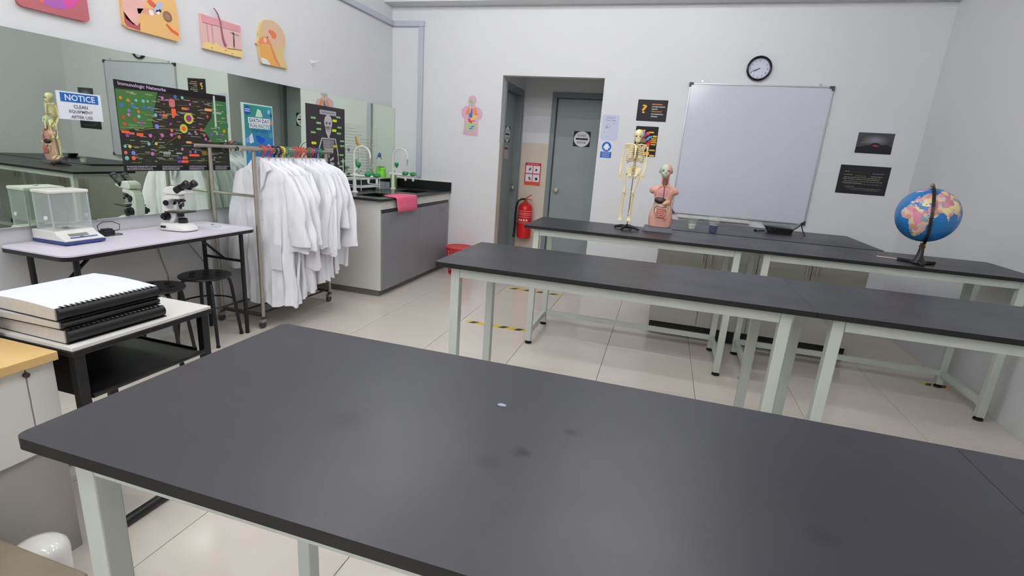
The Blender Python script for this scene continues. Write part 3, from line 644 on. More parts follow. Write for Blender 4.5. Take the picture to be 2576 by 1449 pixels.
sh.disc(0.79,0.587,0.085,'8a6656',20); sh.poly([(0.56,0.49),(0.54,0.6),(0.70,0.49),(0.73,0.37),(0.64,0.36)],'b4bcd4'); sh.disc(0.62,0.56,0.035,'f0f0ee',12); sh.disc(0.50,0.60,0.045,'f2e6e0',12); sh.poly([(0.44,0.42),(0.50,0.36),(0.60,0.44),(0.56,0.50),(0.50,0.48)],'d86048'); sh.up(); sh.disc(0.79,0.587,0.05,'a07c66',16); sh.disc(0.66,0.52,0.025,'303038',10); sh.build(t)
t, sh = on_left('anatomy_board', 'pink skin layer board with a single hair sticking out', 'board', 2.89, 3.22, 1.889, 2.10, hexc('e2b8b4'), thick=0.02, group='anatomy boards above the mirror')
sh.poly([(0,0.02),(1,0.0),(1,0.18),(0.48,0.19),(0,0.24)],'dc9ca4')
sh.poly([(0,0.842),(0.136,0.775),(0.221,0.838),(0.305,0.72),(0.436,0.844),(0.579,0.837),(0.666,0.734),(0.794,0.79),(1.0,0.742),(1.0,1.0),(0,1.0)],'ecd084'); sh.up()
for u in (0.12,0.24,0.78): sh.line(u,0.25,u+0.01,0.78,0.012,'caa0a0')
for u, v in ((0.2,0.93),(0.55,0.9),(0.72,0.95)): sh.disc(u,v,0.025,'c04848',8,asp=0.4)
sh.line(0.02,0.245,0.98,0.2,0.004,'a86a78'); sh.line(0.7,0.3,0.94,0.32,0.012,'a89a96'); sh.line(0.80,0.32,0.78,0.72,0.008,'a89a96'); sh.line(0.6,0.82,1.0,0.76,0.005,'5a5060'); sh.build(t)
hm = MB(); hp = [(0.325,-0.28),(0.405,-0.15),(0.46,0.08),(0.476,0.36),(0.50,0.60),(0.55,0.77)]
hm.tube([(0.022, u*0.33, -v*0.211) for u, v in hp], [0.0035,0.005,0.006,0.0065,0.008,0.010], 8); hm.build('hair', mat('hair_mauve', (150, 96, 108), 0.5), t)
ho = [(0.358,0.024),(0.492,0.002),(0.634,0.02),(0.76,0.076),(0.869,0.169),(0.92,0.289),(0.917,0.41),(0.86,0.543),(0.828,0.648),(0.861,0.775),(0.938,0.907),(0.964,0.981),(0.813,0.978),(0.596,0.987),(0.37,0.993),(0.129,0.997),(0.11,0.953),(0.085,0.884),(0.067,0.835),(0.056,0.774),(0.046,0.714),(0.044,0.652),(0.025,0.615),(-0.018,0.598),(0.015,0.555),(0.065,0.483),(0.093,0.415),(0.078,0.378),(0.078,0.326),(0.125,0.203),(0.193,0.105),(0.272,0.05)]
t, sh = on_left('anatomy_board', 'head shaped profile board in orange and tan', 'board', 3.37, 3.70, 1.885, 2.215, hexc('d8be84'), thick=0.02, outline=ho, group='anatomy boards above the mirror')
sh.poly([(0.348,0.058),(0.506,0.03),(0.663,0.066),(0.804,0.151),(0.861,0.291),(0.852,0.424),(0.779,0.504),(0.595,0.552),(0.472,0.481),(0.323,0.386),(0.171,0.378),(0.13,0.325),(0.171,0.193),(0.253,0.101)],'d8b69c')
sh.poly([(0.116,0.6),(0.31,0.557),(0.401,0.591),(0.47,0.716),(0.571,0.882),(0.597,0.982),(0.402,0.99),(0.316,0.884),(0.116,0.873),(0.078,0.791),(0.101,0.693)],'e2a85e'); sh.up()
sh.poly([(0.382,0.226),(0.508,0.219),(0.608,0.26),(0.628,0.319),(0.574,0.395),(0.495,0.391),(0.421,0.322),(0.362,0.283)],'e07858')
sh.poly([(0.035,0.582),(0.089,0.468),(0.198,0.413),(0.321,0.407),(0.381,0.436),(0.466,0.556),(0.433,0.585),(0.357,0.547),(0.233,0.551),(0.109,0.593),(0.103,0.661),(0.073,0.657),(0.071,0.595)],'e48a68')
sh.poly([(0.39,0.99),(0.131,0.994),(0.085,0.897),(0.162,0.87),(0.284,0.89),(0.358,0.952)],'e8e8e4'); sh.poly([(0.402,0.569),(0.466,0.567),(0.608,0.821),(0.73,0.964),(0.646,0.979),(0.51,0.839),(0.429,0.639)],'dc8a5a'); sh.up(); sh.disc(0.25,0.48,0.05,'ecc0a4',14); sh.disc(0.33,0.40,0.02,'5a4a40',8); sh.build(t)
t = thing('wall_hook', 'small white plastic hook alone on the left wall', 'hook', (XL+0.0005, 4.02, 2.0))
MB().cyl((0,0,0),(0.008,0,0),0.018,n=16).build('plate', WHITEP, t); MB().tube([(0.008,0,0),(0.05,0,0.0),(0.075,0,0.015)],[0.008,0.006,0.006],8).build('peg', WHITEP, t)

# ---------------------------------------------------------------- sheets stuck on the mirror
def on_mirror(name, label, cat, y0, y1, z0, z1, base, **k):
    q = 0.9886; z1, z0, y0, y1 = 1.348+(z1-1.348)*q, 1.348+(z0-1.348)*q, y0*q, y1*q    # sheets lie on the mirror, just in front of the wall
    r = wall_sheet(name, label, cat, (mirror_x(z1)+0.0003, y0, z1), UY, PX, y1-y0, z1-z0, base, **k)
    r[0].rotation_euler = (0, MLEAN, 0); return r
t, sh = on_mirror('notice_sign', 'white NOTICE clean equipment after use sign on the mirror', 'sign', 1.974, 2.193, 1.367, 1.508, hexc('e4e5ee'), thick=0.003)
sh.rect(0.07,0.05,0.93,0.37,'1f62b0'); sh.up(); sh.text('NOTICE',0.51,0.21,0.68,hexc('e8ecf6'),0.22); sh.text('CLEAN',0.50,0.52,0.32,hexc('5a5a62'),0.13); sh.text('EQUIPMENT',0.50,0.71,0.54,hexc('5a5a62'),0.13); sh.text('AFTER USE',0.50,0.90,0.50,hexc('5a5a62'),0.12); sh.build(t)
POSTER_COL = {'b1':'3f68b0','b2':'6f80d8','pk':'c868b8','rd':'d0605a','tl':'74b8bc','dr':'b8483e','pu':'9048a0','or':'d08a28','rs':'c07068','o2':'d07040','ye':'c8c070','gn':'7cae84','wh':'c8ccc8','mg':'982880','r2':'ee5a38','ye2':'b8c840','pe':'eea068','gy':'98a098','br':'8a6a30','b3':'404888','wg':'a0b8a0','yl':'8a8a4a','gl':'6aa04a'}
DOTS= [(0.035,0.268,0.0245,'b1'),(0.125,0.268,0.0231,'b1'),(0.211,0.269,0.0245,'b1'),(0.272,0.269,0.0218,'b1'),(0.087,0.319,0.0177,'b2'),(0.082,0.364,0.0177,'pk'),(0.161,0.32,0.0177,'rd'),(0.16,0.375,0.019,'tl'),(0.038,0.395,0.0218,'dr'),(0.126,0.416,0.0218,'dr'),(0.04,0.47,0.0231,'dr'),(0.174,0.446,0.0204,'pu'),(0.151,0.199,0.0163,'tl'),(0.207,0.197,0.019,'tl'),(0.244,0.194,0.015,'tl'),(0.089,0.206,0.0177,'or'),(0.034,0.189,0.0177,'or'),(0.371,0.133,0.019,'pk'),(0.486,0.098,0.0218,'b1'),(0.551,0.099,0.019,'tl'),(0.62,0.167,0.015,'pk'),(0.6,0.225,0.0177,'pu'),(0.298,0.341,0.0218,'tl'),(0.341,0.334,0.0163,'pu'),(0.453,0.336,0.0204,'rd'),(0.3,0.473,0.0272,'b2'),(0.427,0.506,0.0218,'rs'),(0.421,0.56,0.0204,'pk'),(0.237,0.584,0.0218,'pk'),(0.338,0.575,0.0218,'pk'),(0.49,0.581,0.0218,'o2'),(0.239,0.796,0.0218,'pk'),(0.026,0.719,0.0177,'tl'),(0.062,0.719,0.019,'ye'),(0.217,0.681,0.0204,'tl'),(0.279,0.675,0.019,'ye'),(0.084,0.79,0.0245,'b2'),(0.029,0.851,0.0245,'tl'),(0.025,0.789,0.0204,'rd'),(0.082,0.849,0.0245,'r2'),(0.786,0.296,0.0204,'dr'),(0.713,0.472,0.0231,'dr'),(0.815,0.523,0.0218,'pu'),(0.876,0.508,0.019,'gn'),(0.917,0.528,0.0204,'pu'),(0.958,0.468,0.0245,'or'),(0.751,0.591,0.019,'pk'),(0.797,0.607,0.015,'rd'),(0.651,0.506,0.0163,'pk'),(0.59,0.526,0.0163,'b2'),(0.509,0.729,0.019,'pk'),(0.968,0.598,0.0163,'wh'),(0.053,0.595,0.0218,'pu'),(0.585,0.762,0.0204,'pu'),(0.634,0.76,0.0177,'b2'),(0.74,0.54,0.019,'rs'),(0.902,0.427,0.0136,'gn'),(0.901,0.128,0.0122,'gn'),(0.955,0.211,0.0122,'gn'),(0.949,0.3,0.0109,'gn'),(0.422,0.428,0.015,'pu'),(0.596,0.343,0.0449,'ye2'),(0.596,0.343,0.0272,'mg'),(0.539,0.475,0.0367,'ye2'),(0.539,0.475,0.0204,'r2')]
RECTS= [(0.042,0.559,0.063,0.03,'r2'),(0.089,0.571,0.041,0.025,'rd'),(0.153,0.579,0.056,0.033,'r2'),(0.564,0.228,0.057,0.031,'o2'),(0.8,0.209,0.074,0.032,'pe'),(0.379,0.336,0.043,0.035,'o2'),(0.461,0.286,0.041,0.089,'r2'),(0.452,0.179,0.054,0.097,'rs'),(0.416,0.15,0.04,0.017,'pk'),(0.618,0.803,0.096,0.03,'r2'),(0.529,0.838,0.05,0.037,'rd'),(0.526,0.885,0.064,0.032,'r2'),(0.471,0.84,0.042,0.031,'b3'),(0.476,0.886,0.042,0.028,'pu'),(0.578,0.642,0.051,0.026,'pe'),(0.366,0.784,0.066,0.036,'gy'),(0.477,0.784,0.055,0.019,'gy'),(0.726,0.77,0.054,0.057,'br'),(0.87,0.219,0.02,0.406,'wh'),(0.893,0.235,0.089,0.026,'wg')]
LINES= [(0.002,0.511,0.742,0.473,'yl'),(0.118,0.543,0.284,0.496,'yl'),(0.26,0.778,0.474,0.573,'br'),(0.113,0.801,0.297,0.796,'yl'),(0.073,0.72,0.173,0.72,'yl'),(0.323,0.867,0.45,0.868,'yl'),(0.063,0.901,0.139,0.9,'yl'),(0.506,0.688,0.673,0.677,'yl'),(0.153,0.677,0.207,0.675,'yl'),(0.178,0.325,0.214,0.324,'yl'),(0.056,0.464,0.26,0.486,'gl'),(0.276,0.591,0.245,0.671,'yl'),(0.562,0.87,0.749,0.87,'yl'),(0.498,0.197,0.603,0.183,'br'),(0.33,0.259,0.376,0.312,'br')]
t, sh = on_mirror('science_poster', 'large black and green networks chart on the mirror behind the coat rack', 'poster', 2.279, 3.057, 1.094, 1.607, hexc('2a2c24'))
sh.rect(0,0,1,0.075,'1a161c'); sh.rect(0,0.925,1,1,'1a161c')
sh.poly([(0,0.10),(0.334,0.075),(0.26,0.44),(0.273,0.48),(0.132,0.513),(0,0.55)],'44703a'); sh.poly([(0.85,0.078),(1,0.078),(1,0.616),(0.823,0.629),(0.734,0.474),(0.832,0.301)],'3e7044')
sh.poly([(0.36,0.08),(0.84,0.08),(0.82,0.3),(0.74,0.45),(0.5,0.6),(0.3,0.62),(0.28,0.5),(0.34,0.3)],'302a24')
sh.up(); R_ = random.Random(3)
for u0, v0, u1, v1, c_ in LINES: sh.line(u0, v0, u1, v1, 0.0025, POSTER_COL[c_])
for k in range(260):
    u, v = R_.uniform(0.02, 0.95), R_.uniform(0.11, 0.9); L = R_.uniform(0.02, 0.07)
    if R_.random() < 0.6: sh.scribble(u, min(u+L, 0.985), v, 0.010, R_.choice(['9aa08e','a8a890','8a8f80','b0a894']), R_)
    else: sh.line(u, v, min(u+L*1.5, 0.99), v+R_.uniform(-0.02, 0.02), 0.0012, '6e6e44')
sh.up()
for u, v, w, h_, c_ in RECTS: sh.rrect(u, v, w, h_, POSTER_COL[c_], 0.3)
sh.up()
for u, v, r, c_ in DOTS[:-4]: sh.disc(u, v, r*0.66, POSTER_COL[c_], 14)
for i, (u, v, r, c_) in enumerate(DOTS[-4:]): sh.up(); sh.disc(u, v, r, POSTER_COL[c_], 20)
sh.text('Immunologic Networks', 0.215, 0.042, 0.38, hexc('d8b8e0'), 0.05)
for u0, u1 in ((0.02,0.26),(0.31,0.50),(0.56,0.74),(0.83,0.99)):
    for v in (0.945, 0.965, 0.982): sh.scribble(u0, u1-0.03*(v > 0.96), v, 0.009, 'b8b0bc', R_)
sh.build(t)
t, sh = on_mirror('earth_day_poster', 'blue and green Earth Day fun facts poster on the mirror', 'poster', 3.193, 3.512, 1.12, 1.584, hexc('cfe4dc'))
u0, u1, v0, v1 = 0.075, 0.975, 0.02, 0.985
tl_, tr_, bl_, br_ = (44,132,104), (60,150,160), (64,140,190), (40,90,200)
for i in range(6):
    for j in range(10):
        a, b_ = (i+0.5)/6, (j+0.5)/10
        c_ = tuple(int((1-b_)*((1-a)*tl_[q]+a*tr_[q]) + b_*((1-a)*bl_[q]+a*br_[q])) for q in range(3))
        sh.rect(u0+(u1-u0)*i/6, v0+(v1-v0)*j/10, u0+(u1-u0)*(i+1)/6, v0+(v1-v0)*(j+1)/10, c_)
sh.up(); sh.disc(0.18,0.115,0.10,'2048a8',20); sh.poly([(0.42,0.20),(0.50,0.07),(0.60,0.09),(0.66,0.18),(0.62,0.20)],'c8e4c8'); sh.disc(0.87,0.10,0.05,'9cc8e0',10); sh.poly([(0.90,0.08),(0.97,0.16),(0.96,0.2),(0.91,0.17)],'204058')
sh.rect(0.19,0.215,0.90,0.305,'eef4f6'); sh.rect(0.21,0.31,0.88,0.385,'dce8ea'); sh.disc(0.93,0.275,0.055,'c88a58',12); sh.disc(0.90,0.48,0.07,'4a9a90',12)
sh.poly([(0.40,0.50),(0.52,0.50),(0.66,0.54),(0.70,0.52),(0.68,0.60),(0.56,0.63),(0.46,0.60)],'1850c0'); sh.poly([(0.22,0.50),(0.29,0.46),(0.34,0.60),(0.24,0.63),(0.15,0.60)],'d4dcf0'); sh.poly([(0.09,0.55),(0.2,0.52),(0.2,0.62),(0.1,0.62)],'88a4e8')
sh.disc(0.82,0.66,0.055,'8cc4ee',12); sh.disc(0.20,0.73,0.08,'80a8e0',12); sh.disc(0.50,0.75,0.05,'58a898',12); sh.disc(0.3,0.86,0.07,'3a8ad0',10); sh.disc(0.7,0.88,0.06,'68c0d0',10); sh.up()
sh.text('EARTH DAY',0.545,0.26,0.64,hexc('2a3a5a'),0.062); sh.text('FUN FACTS',0.545,0.348,0.62,hexc('5a6870'),0.052); sh.text('FOR KIDS',0.545,0.425,0.50,hexc('205078'),0.04); sh.rect(0.10,0.085,0.26,0.10,'c8d8f0'); sh.rect(0.10,0.115,0.26,0.13,'c8d8f0'); sh.build(t)
t, sh = on_mirror('skeleton_chart', 'dark grey chart of a skeleton with green and yellow name tags', 'chart', 3.913, 4.478, 0.999, 1.657, hexc('3a373c'))
sh.rrect(0.545,0.085,0.43,0.06,'b4b4bc',0.2); B_ = 'c6c4c6'; sh.up()
sh.scribble(0.37,0.72,0.085,0.02,'84848c')
sh.disc(0.545,0.215,0.105,B_,24,asp=1.15); sh.poly([(0.46,0.27),(0.63,0.27),(0.61,0.35),(0.575,0.395),(0.515,0.395),(0.48,0.35)],B_)
sh.rect(0.52,0.39,0.575,0.44,B_); sh.line(0.36,0.435,0.74,0.435,0.012,B_); sh.rect(0.515,0.43,0.58,0.56,'8e8c90')
for k in range(6): sh.rrect(0.548,0.462+0.021*k,0.30-0.004*k,0.012,B_)
sh.rrect(0.55,0.585,0.24,0.016,B_); sh.line(0.55,0.59,0.55,0.70,0.014,B_)
for u0_, u1_, d_ in ((0.37,0.26,-1),(0.73,0.80,1)): sh.line(u0_,0.44,u1_,0.64,0.016,B_); sh.disc(u1_,0.65,0.025,B_,10); sh.line(u1_,0.66,u1_+0.01,0.76,0.012,B_); sh.disc(u1_+0.01,0.775,0.03,B_,10)
sh.poly([(0.42,0.68),(0.52,0.72),(0.52,0.75),(0.42,0.72)],B_); sh.poly([(0.68,0.68),(0.58,0.72),(0.58,0.75),(0.68,0.72)],B_); sh.poly([(0.58,0.76),(0.70,0.77),(0.66,0.82),(0.58,0.82)],B_); sh.line(0.62,0.82,0.66,0.97,0.018,B_); sh.line(0.46,0.78,0.43,0.97,0.018,B_)
for u, v, y_ in ((0.17,0.175,0),(0.30,0.235,0),(0.30,0.315,0),(0.16,0.365,0),(0.17,0.505,1),(0.15,0.61,1),(0.82,0.125,0),(0.72,0.18,1),(0.85,0.265,0),(0.70,0.315,1),(0.83,0.35,0),(0.92,0.455,0),(0.73,0.535,1),(0.92,0.525,0),(0.90,0.655,0),(0.93,0.745,0),(0.88,0.82,0),(0.76,0.87,1),(0.94,0.93,1),(0.2,0.72,0),(0.2,0.82,0)):
    sh.rrect(u, v, 0.12 if y_ else 0.12, 0.035 if y_ else 0.026, 'e8f020' if y_ else '94c878')
sh.up(); sh.disc(0.50,0.225,0.022,'4a484c',10); sh.disc(0.58,0.225,0.022,'4a484c',10); sh.poly([(0.54,0.26),(0.525,0.29),(0.555,0.29)],'5a585c'); sh.line(0.50,0.335,0.58,0.335,0.003,'77757a'); sh.build(t)
CLEAR = mat('clear_acetate', (236, 240, 238), 0.3, alpha=0.07)
t, sh = on_mirror('acetate_chart', 'see-through text chart with a yellow curve behind the taps', 'chart', 4.49, 5.09, 1.03, 1.53, CLEAR)
for k in range(15):
    v = 0.08+0.06*k; sh.scribble(0.0, 0.28+0.1*(k % 3), v, 0.008, R_.choice(['a89890','b0a8a4','a8aab0']), R_)
    if k > 2: sh.scribble(0.46, 0.82+0.06*(k % 2), v+0.02, 0.008, R_.choice(['b89888','c0a898','a8a8a8']), R_)
sh.poly([(0.28,0.23),(0.33,0.23),(0.35,0.31),(0.41,0.38),(0.48,0.40),(0.46,0.45),(0.38,0.43),(0.31,0.36)],'e8b030'); sh.disc(0.09,0.50,0.03,'6a88a8',10); sh.build(t)
t = thing('suction_hook', 'blue suction hook stuck on the mirror above the counter', 'hook', (mirror_x(1.24)+0.0003, 5.07, 1.24))
MB().lathe([(0.026,0),(0.024,0.006),(0.010,0.016),(0.0,0.018)], (0,0,0), 18, axis=(1,0,0)).build('suction_cup', mat('hook_blue', (60, 100, 170), 0.3), t)
MB().tube([(0.016,0,0),(0.02,-0.008,-0.02),(0.022,-0.012,-0.036),(0.034,-0.012,-0.04)], 0.004, 8).build('hook_arm', mat('hook_blue', (60, 100, 170), 0.3), t)
# ---------------------------------------------------------------- folding table along the left wall
LAV = mat('lavender_laminate', (226, 219, 234), 0.35, noise=0.01, scale=3)
t = thing('folding_table', 'folding table with lavender white top and black legs under the mirror', 'table', (-2.83, 2.185, 0))
out = rrect(0.46, 1.165, 0.05, 6)
mb = MB(); mb.prism([(x, y, 0.742) for x, y in out], (0,0,0.008)); mb.build('table_top', LAV, t, smooth=False)
mb = MB(); mb.prism([(x*1.004, y*1.002, 0.722) for x, y in out], (0,0,0.0195)); mb.build('table_edge', BLACKM, t, smooth=False)
for y in (-0.49, 0.525):
    for x in (-0.17, 0.15):
        MB().tube([(x, y, 0.0), (x, y, 0.7215)], 0.0135, 10).build('leg', BLACKM, t)
    MB().tube([(-0.157, y, 0.52), (0.137, y, 0.52)], 0.010, 8).build('cross_bar', BLACKM, t)
    MB().bar((-0.157, y, 0.7145), (0.137, y, 0.7145), 0.02, 0.012).build('leg_head', BLACKM, t)
sgn = -1
for y, s_ in ((0.525, -1), (-0.49, 1)):
    MB().bar((-0.01, y, 0.525), (-0.01, y+s_*0.22, 0.7215), 0.022, 0.008).build('brace', BLACKM, t)

# ---------------------------------------------------------------- stools
def make_stool(label, loc, rz):
    t = thing('round_stool', label, 'stool', loc, rz, group='black stools under the folding table')
    MB().lathe([(0.0,0.435),(0.135,0.435),(0.150,0.437),(0.155,0.443),(0.152,0.450),(0.13,0.452),(0.0,0.449)], (0,0,0), 40).build('seat', mat('stool_seat', (30, 28, 31), 0.38, noise=0.1, scale=20), t)
    for k in range(7):
        r = 0.0 if k == 6 else 0.085; a = math.pi/3*k
        MB().lathe([(0.013,0.4495),(0.0175,0.4525),(0.0165,0.4535),(0.012,0.4512),(0.0,0.4508)], (r*math.cos(a), r*math.sin(a), 0), 14).build('seat_hole', RUBBER, t)
    for k in range(4):
        a = math.pi/2*k+math.pi/4; c_, s_ = math.cos(a), math.sin(a)
        leg = MB().tube([(0.09*c_,0.09*s_,0.428),(0.125*c_,0.125*s_,0.42),(0.142*c_,0.142*s_,0.40),(0.150*c_,0.150*s_,0.36),(0.19*c_,0.19*s_,0.012)], 0.0105, 10).build('leg', BLACKM, t)
        MB().cyl((0.19*c_,0.19*s_,0.0),(0.19*c_,0.19*s_,0.0115),0.013,n=10).build('foot', RUBBER, leg)
    MB().tube([(0.162*math.cos(a),0.162*math.sin(a),0.26) for a in [2*math.pi*i/28 for i in range(28)]], 0.006, 6, closed=True).build('leg_ring', BLACKM, t)
    return t
st = make_stool('black round stool nearer the coat rack', (-2.80, 2.515, 0), 0.25)
dup(st, 'black round stool partly hidden by the stack of manuals', (-2.79, 2.16, 0), 0.6)

# ---------------------------------------------------------------- small white-topped desk with manuals
t = thing('student_desk', 'small white topped desk with black frame and shelf holding manuals', 'desk', (-1.615, 0.975, 0))
MB().box(-0.585, 0, 0, 0.487, 0.692, 0.702).build('desk_top', mat('desk_white', (226, 224, 220), 0.35), t, smooth=False)
MB().box(-0.588, 0.003, -0.003, 0.490, 0.672, 0.6915).build('edge_frame', BLACKM, t, smooth=False, bev=0.004)
for x in (-0.56, -0.022):
    for y in (0.022, 0.465): MB().box(x-0.015, x+0.015, y-0.015, y+0.015, 0.04, 0.6715).build('leg', BLACKM, t, smooth=False, bev=0.003)
    MB().tube([(x, -0.02, 0.02), (x, 0.51, 0.02)], 0.018, 10).build('foot_bar', BLACKM, t)
MB().tube([(-0.541, 0.44, 0.10), (-0.041, 0.44, 0.10)], 0.011, 8).build('foot_rest', BLACKM, t)
tr = MB(); tr.box(-0.54, -0.006, 0.040, 0.447, 0.52, 0.526); tr.box(-0.54, -0.535, 0.04, 0.447, 0.5265, 0.66); tr.box(-0.54, -0.045, 0.032, 0.0395, 0.52, 0.671); tr.box(-0.54, -0.045, 0.4475, 0.450, 0.52, 0.535)
tr.build('book_shelf', BLACKM, t, smooth=False)
MB().tube([(-0.006, 0.04, 0.528), (-0.006, 0.447, 0.528)], 0.007, 8).build('shelf_lip', BLACKM, t)
PAGES = mat('page_edges', (196, 192, 186), 0.8, noise=0.05, scale=60); BCOV = mat('binding_black', (14, 14, 16), 0.5)
def manual(label, loc, rz, th, top_bulge=0.0):
    t = thing('bound_manual', label, 'manual', loc, rz, group='comb bound manuals stacked on the desk')
    w, d = 0.315, 0.315
    rows = []; nx, ny = 10, 6
    vs_ = []
    for i in range(nx+1):
        for j in range(ny+1):
            u = i/nx; x = -w*u; y = d*j/ny
            vs_.append((x-0.012, y, th-0.003 + top_bulge*(math.sin(u*math.pi*0.9)*0.6 - 0.35*u*(1-j/ny))))
    k = len(vs_); vs_ += [(x, y, 0.003) for x, y, _ in vs_]
    m = ny+1; fs = [(i*m+j, (i+1)*m+j, (i+1)*m+j+1, i*m+j+1) for i in range(nx) for j in range(ny)]
    fs += [(k+i*m+j, k+i*m+j+1, k+(i+1)*m+j+1, k+(i+1)*m+j) for i in range(nx) for j in range(ny)]
    mi = [0]*(nx*ny)+[1]*(nx*ny)
    for i in range(nx): fs += [(i*m, k+i*m, k+(i+1)*m, (i+1)*m), (i*m+ny, (i+1)*m+ny, k+(i+1)*m+ny, k+i*m+ny)]; mi += [1, 1]
    for j in range(ny): fs += [(j, j+1, k+j+1, k+j), (nx*m+j, k+nx*m+j, k+nx*m+j+1, nx*m+j+1)]; mi += [1, 1]
    mb = MB(); mb.add(vs_, fs); mb.m = mi; mb.build('page_block', [PAPER, PAGES], t)
    MB().box(-w-0.01, 0.0, 0, d, 0.0, 0.0026).build('back_cover', BCOV, t, smooth=False)
    sp = MB(); n = 9
    sp.loft([[(-0.0115+0.0165*math.sin(math.pi*i/n), y, 0.0028+(th-0.006)*(0.5-0.5*math.cos(math.pi*i/n))) for i in range(n+1)] for y in (0.004, d-0.004)]); sp.build('spine', BCOV, t)
    for j in range(20):
        y = 0.02+(d-0.04)*j/19
        MB().box(-0.022, -0.004, y-0.003, y+0.003, th-0.0028, th-0.0014).build('comb_tooth', BCOV, t, smooth=False)
    return t
bx, by = -1.655, 0.985
manual('bottom comb bound manual of the stack on the desk', (bx+0.004, by+0.004, 0.7025), -0.02, 0.045)
manual('middle comb bound manual of the stack on the desk', (bx-0.004, by, 0.7482), 0.01, 0.026)
top = manual('top comb bound manual lying open to a white page', (bx-0.008, by-0.004, 0.7748), -0.03, 0.043, 0.012)

# ---------------------------------------------------------------- low cabinet with wooden top at the left edge
WOOD = mat('beech_top', (214, 178, 118), 0.4, noise=0.06, scale=5)
t = thing('low_cabinet', 'white cabinet with beech wood top at the left edge', 'cabinet', (-1.65, 0.958, 0))
MB().box(-0.55, 0, -2.2, 0, 0.668, 0.695).build('wooden_top', WOOD, t, smooth=False, bev=0.002)
MB().box(-0.53, -0.035, -2.18, -0.004, 0.0, 0.667).build('carcass', mat('carcass_shade_grey', (168, 165, 158), 0.5), t, smooth=False)  # grey puts the shade of the lower recess into the colour
for k in range(5):
    y1 = -0.004-(0.072 if k else 0) - (0.42*(k-1) if k > 1 else 0); y0 = -0.073 if k == 0 else y1-0.417
    d = MB().box(-0.0345, -0.020, y0, y1, 0.392, 0.666).build('door' if k else 'end_panel', WHITEL, t, smooth=False, bev=0.002)
    if k: MB().cyl((-0.0195, y1-0.0, 0.646), (-0.012, y1-0.0, 0.646), 0.008, n=10).build('lock', mat('lock_dark', (70, 50, 45), 0.4), d)
t = thing('maroon_box', 'dark maroon box on the wooden topped cabinet', 'box', (-1.99, 0.895, 0.6955))
MB().box(-0.10, 0.095, -0.06, 0.06, 0, 0.05).build('box_body', mat('maroon', (70, 18, 26), 0.5), t, smooth=False, bev=0.003)
MB().box(-0.101, 0.096, -0.061, 0.061, 0.034, 0.0505).build('box_lid', mat('maroon_lid', (84, 22, 30), 0.5), t, smooth=False, bev=0.003)
bg = MB(); bg.ell((0,0,0.034), (0.10,0.055,0.036), 24, 12)
R_ = random.Random(5)
for i, p in enumerate(bg.v): bg.v[i] = p + Vector((0, 0, max(0, p.z-0.02)))*0.25*math.sin(p.x*70+p.y*50) + Vector((math.sin(p.z*150)*0.004, math.cos(p.x*90)*0.004, 0))
for p in bg.v: p.z = max(p.z, 0.0)
o = bg.build('plastic_bag', mat('white_bag', (224, 232, 236), 0.35), loc=(-1.985, 0.895, 0.7465)); tag(o, 'crumpled white plastic bag on the maroon box', 'bag')

# things low down at the left edge
t = thing('storage_box', 'taupe storage box on the floor at the lower left corner', 'box', (-1.42, 0.44, 0))
TAUPE = mat('taupe_board', (118, 108, 92), 0.7, noise=0.08, scale=14)
MB().box(-0.20, 0.21, -0.24, 0.24, 0, 0.262).build('box_body', TAUPE, t, smooth=False, bev=0.004)
MB().box(-0.204, 0.214, -0.244, 0.244, 0.2625, 0.30).build('box_lid', TAUPE, t, smooth=False, bev=0.006)
o = MB().lathe([(0.0,0.226),(0.03,0.224),(0.05,0.218),(0.062,0.206),(0.067,0.188),(0.063,0.0),(0.0,0.0)], (0,0,0), 40).build('plastic_tub', mat('white_gloss_plastic', (226, 226, 222), 0.08, coat=0.5), loc=(-1.520, 0.756, 0)); tag(o, 'glossy white round tub showing behind the taupe box', 'tub')

# ---------------------------------------------------------------- coat rack
t = thing('coat_rack', 'steel coat rack on castors beside the folding table', 'coat rack', (-2.845, 3.23, 0))
RX = (-0.185, 0.185); RY = (-0.385, 0.385)
RS = mat('rack_steel', (176, 170, 160), 0.35, 0.75, noise=0.06, scale=12); RDK = mat('rack_base', (84, 76, 70), 0.5, 0.4, noise=0.1, scale=20)
for x in RX:
    r = MB().tube([(x, -0.51, 1.262), (x, 0.46, 1.262)], 0.0125, 14).build('hanging_rail', RS, t)
    for y in (-0.51, 0.46): MB().cyl((x, y-0.006, 1.262), (x, y+0.006, 1.262), 0.0145, n=14).build('end_cap', CHROME, r)
    for y in RY:
        MB().tube([(x, y, 0.085), (x, y, 1.2495)], 0.0135, 12).build('post', RS, t)
        c_ = MB().lathe([(0.016,0.068),(0.016,0.084)], (x, y, 0), 12).build('castor', RDK, t)
        MB().box(x-0.017, x+0.017, y-0.03, y+0.012, 0.045, 0.0675).build('castor_fork', STEEL, c_, smooth=False, bev=0.003)
        MB().cyl((x-0.010, y-0.012, 0.026), (x+0.010, y-0.012, 0.026), 0.0255, n=18).build('wheel', mat('wheel_grey', (70, 68, 68), 0.5), c_)
for y in RY:
    MB().tube([(RX[0]+0.0136, y, 0.95), (RX[1]-0.0136, y, 0.95)], 0.010, 12).build('cross_bar', RS, t)
    MB().bar((RX[0]+0.0165, y, 0.095), (RX[1]-0.0165, y, 0.095), 0.03, 0.022).build('base_bar', RDK, t, bev=0.002)
for x in (RX[0], 0.0, RX[1]-0.03):
    MB().tube([(x, RY[0]+0.0155, 0.10), (x, RY[1]-0.0155, 0.10)], 0.008, 8).build('base_rail', RDK, t)

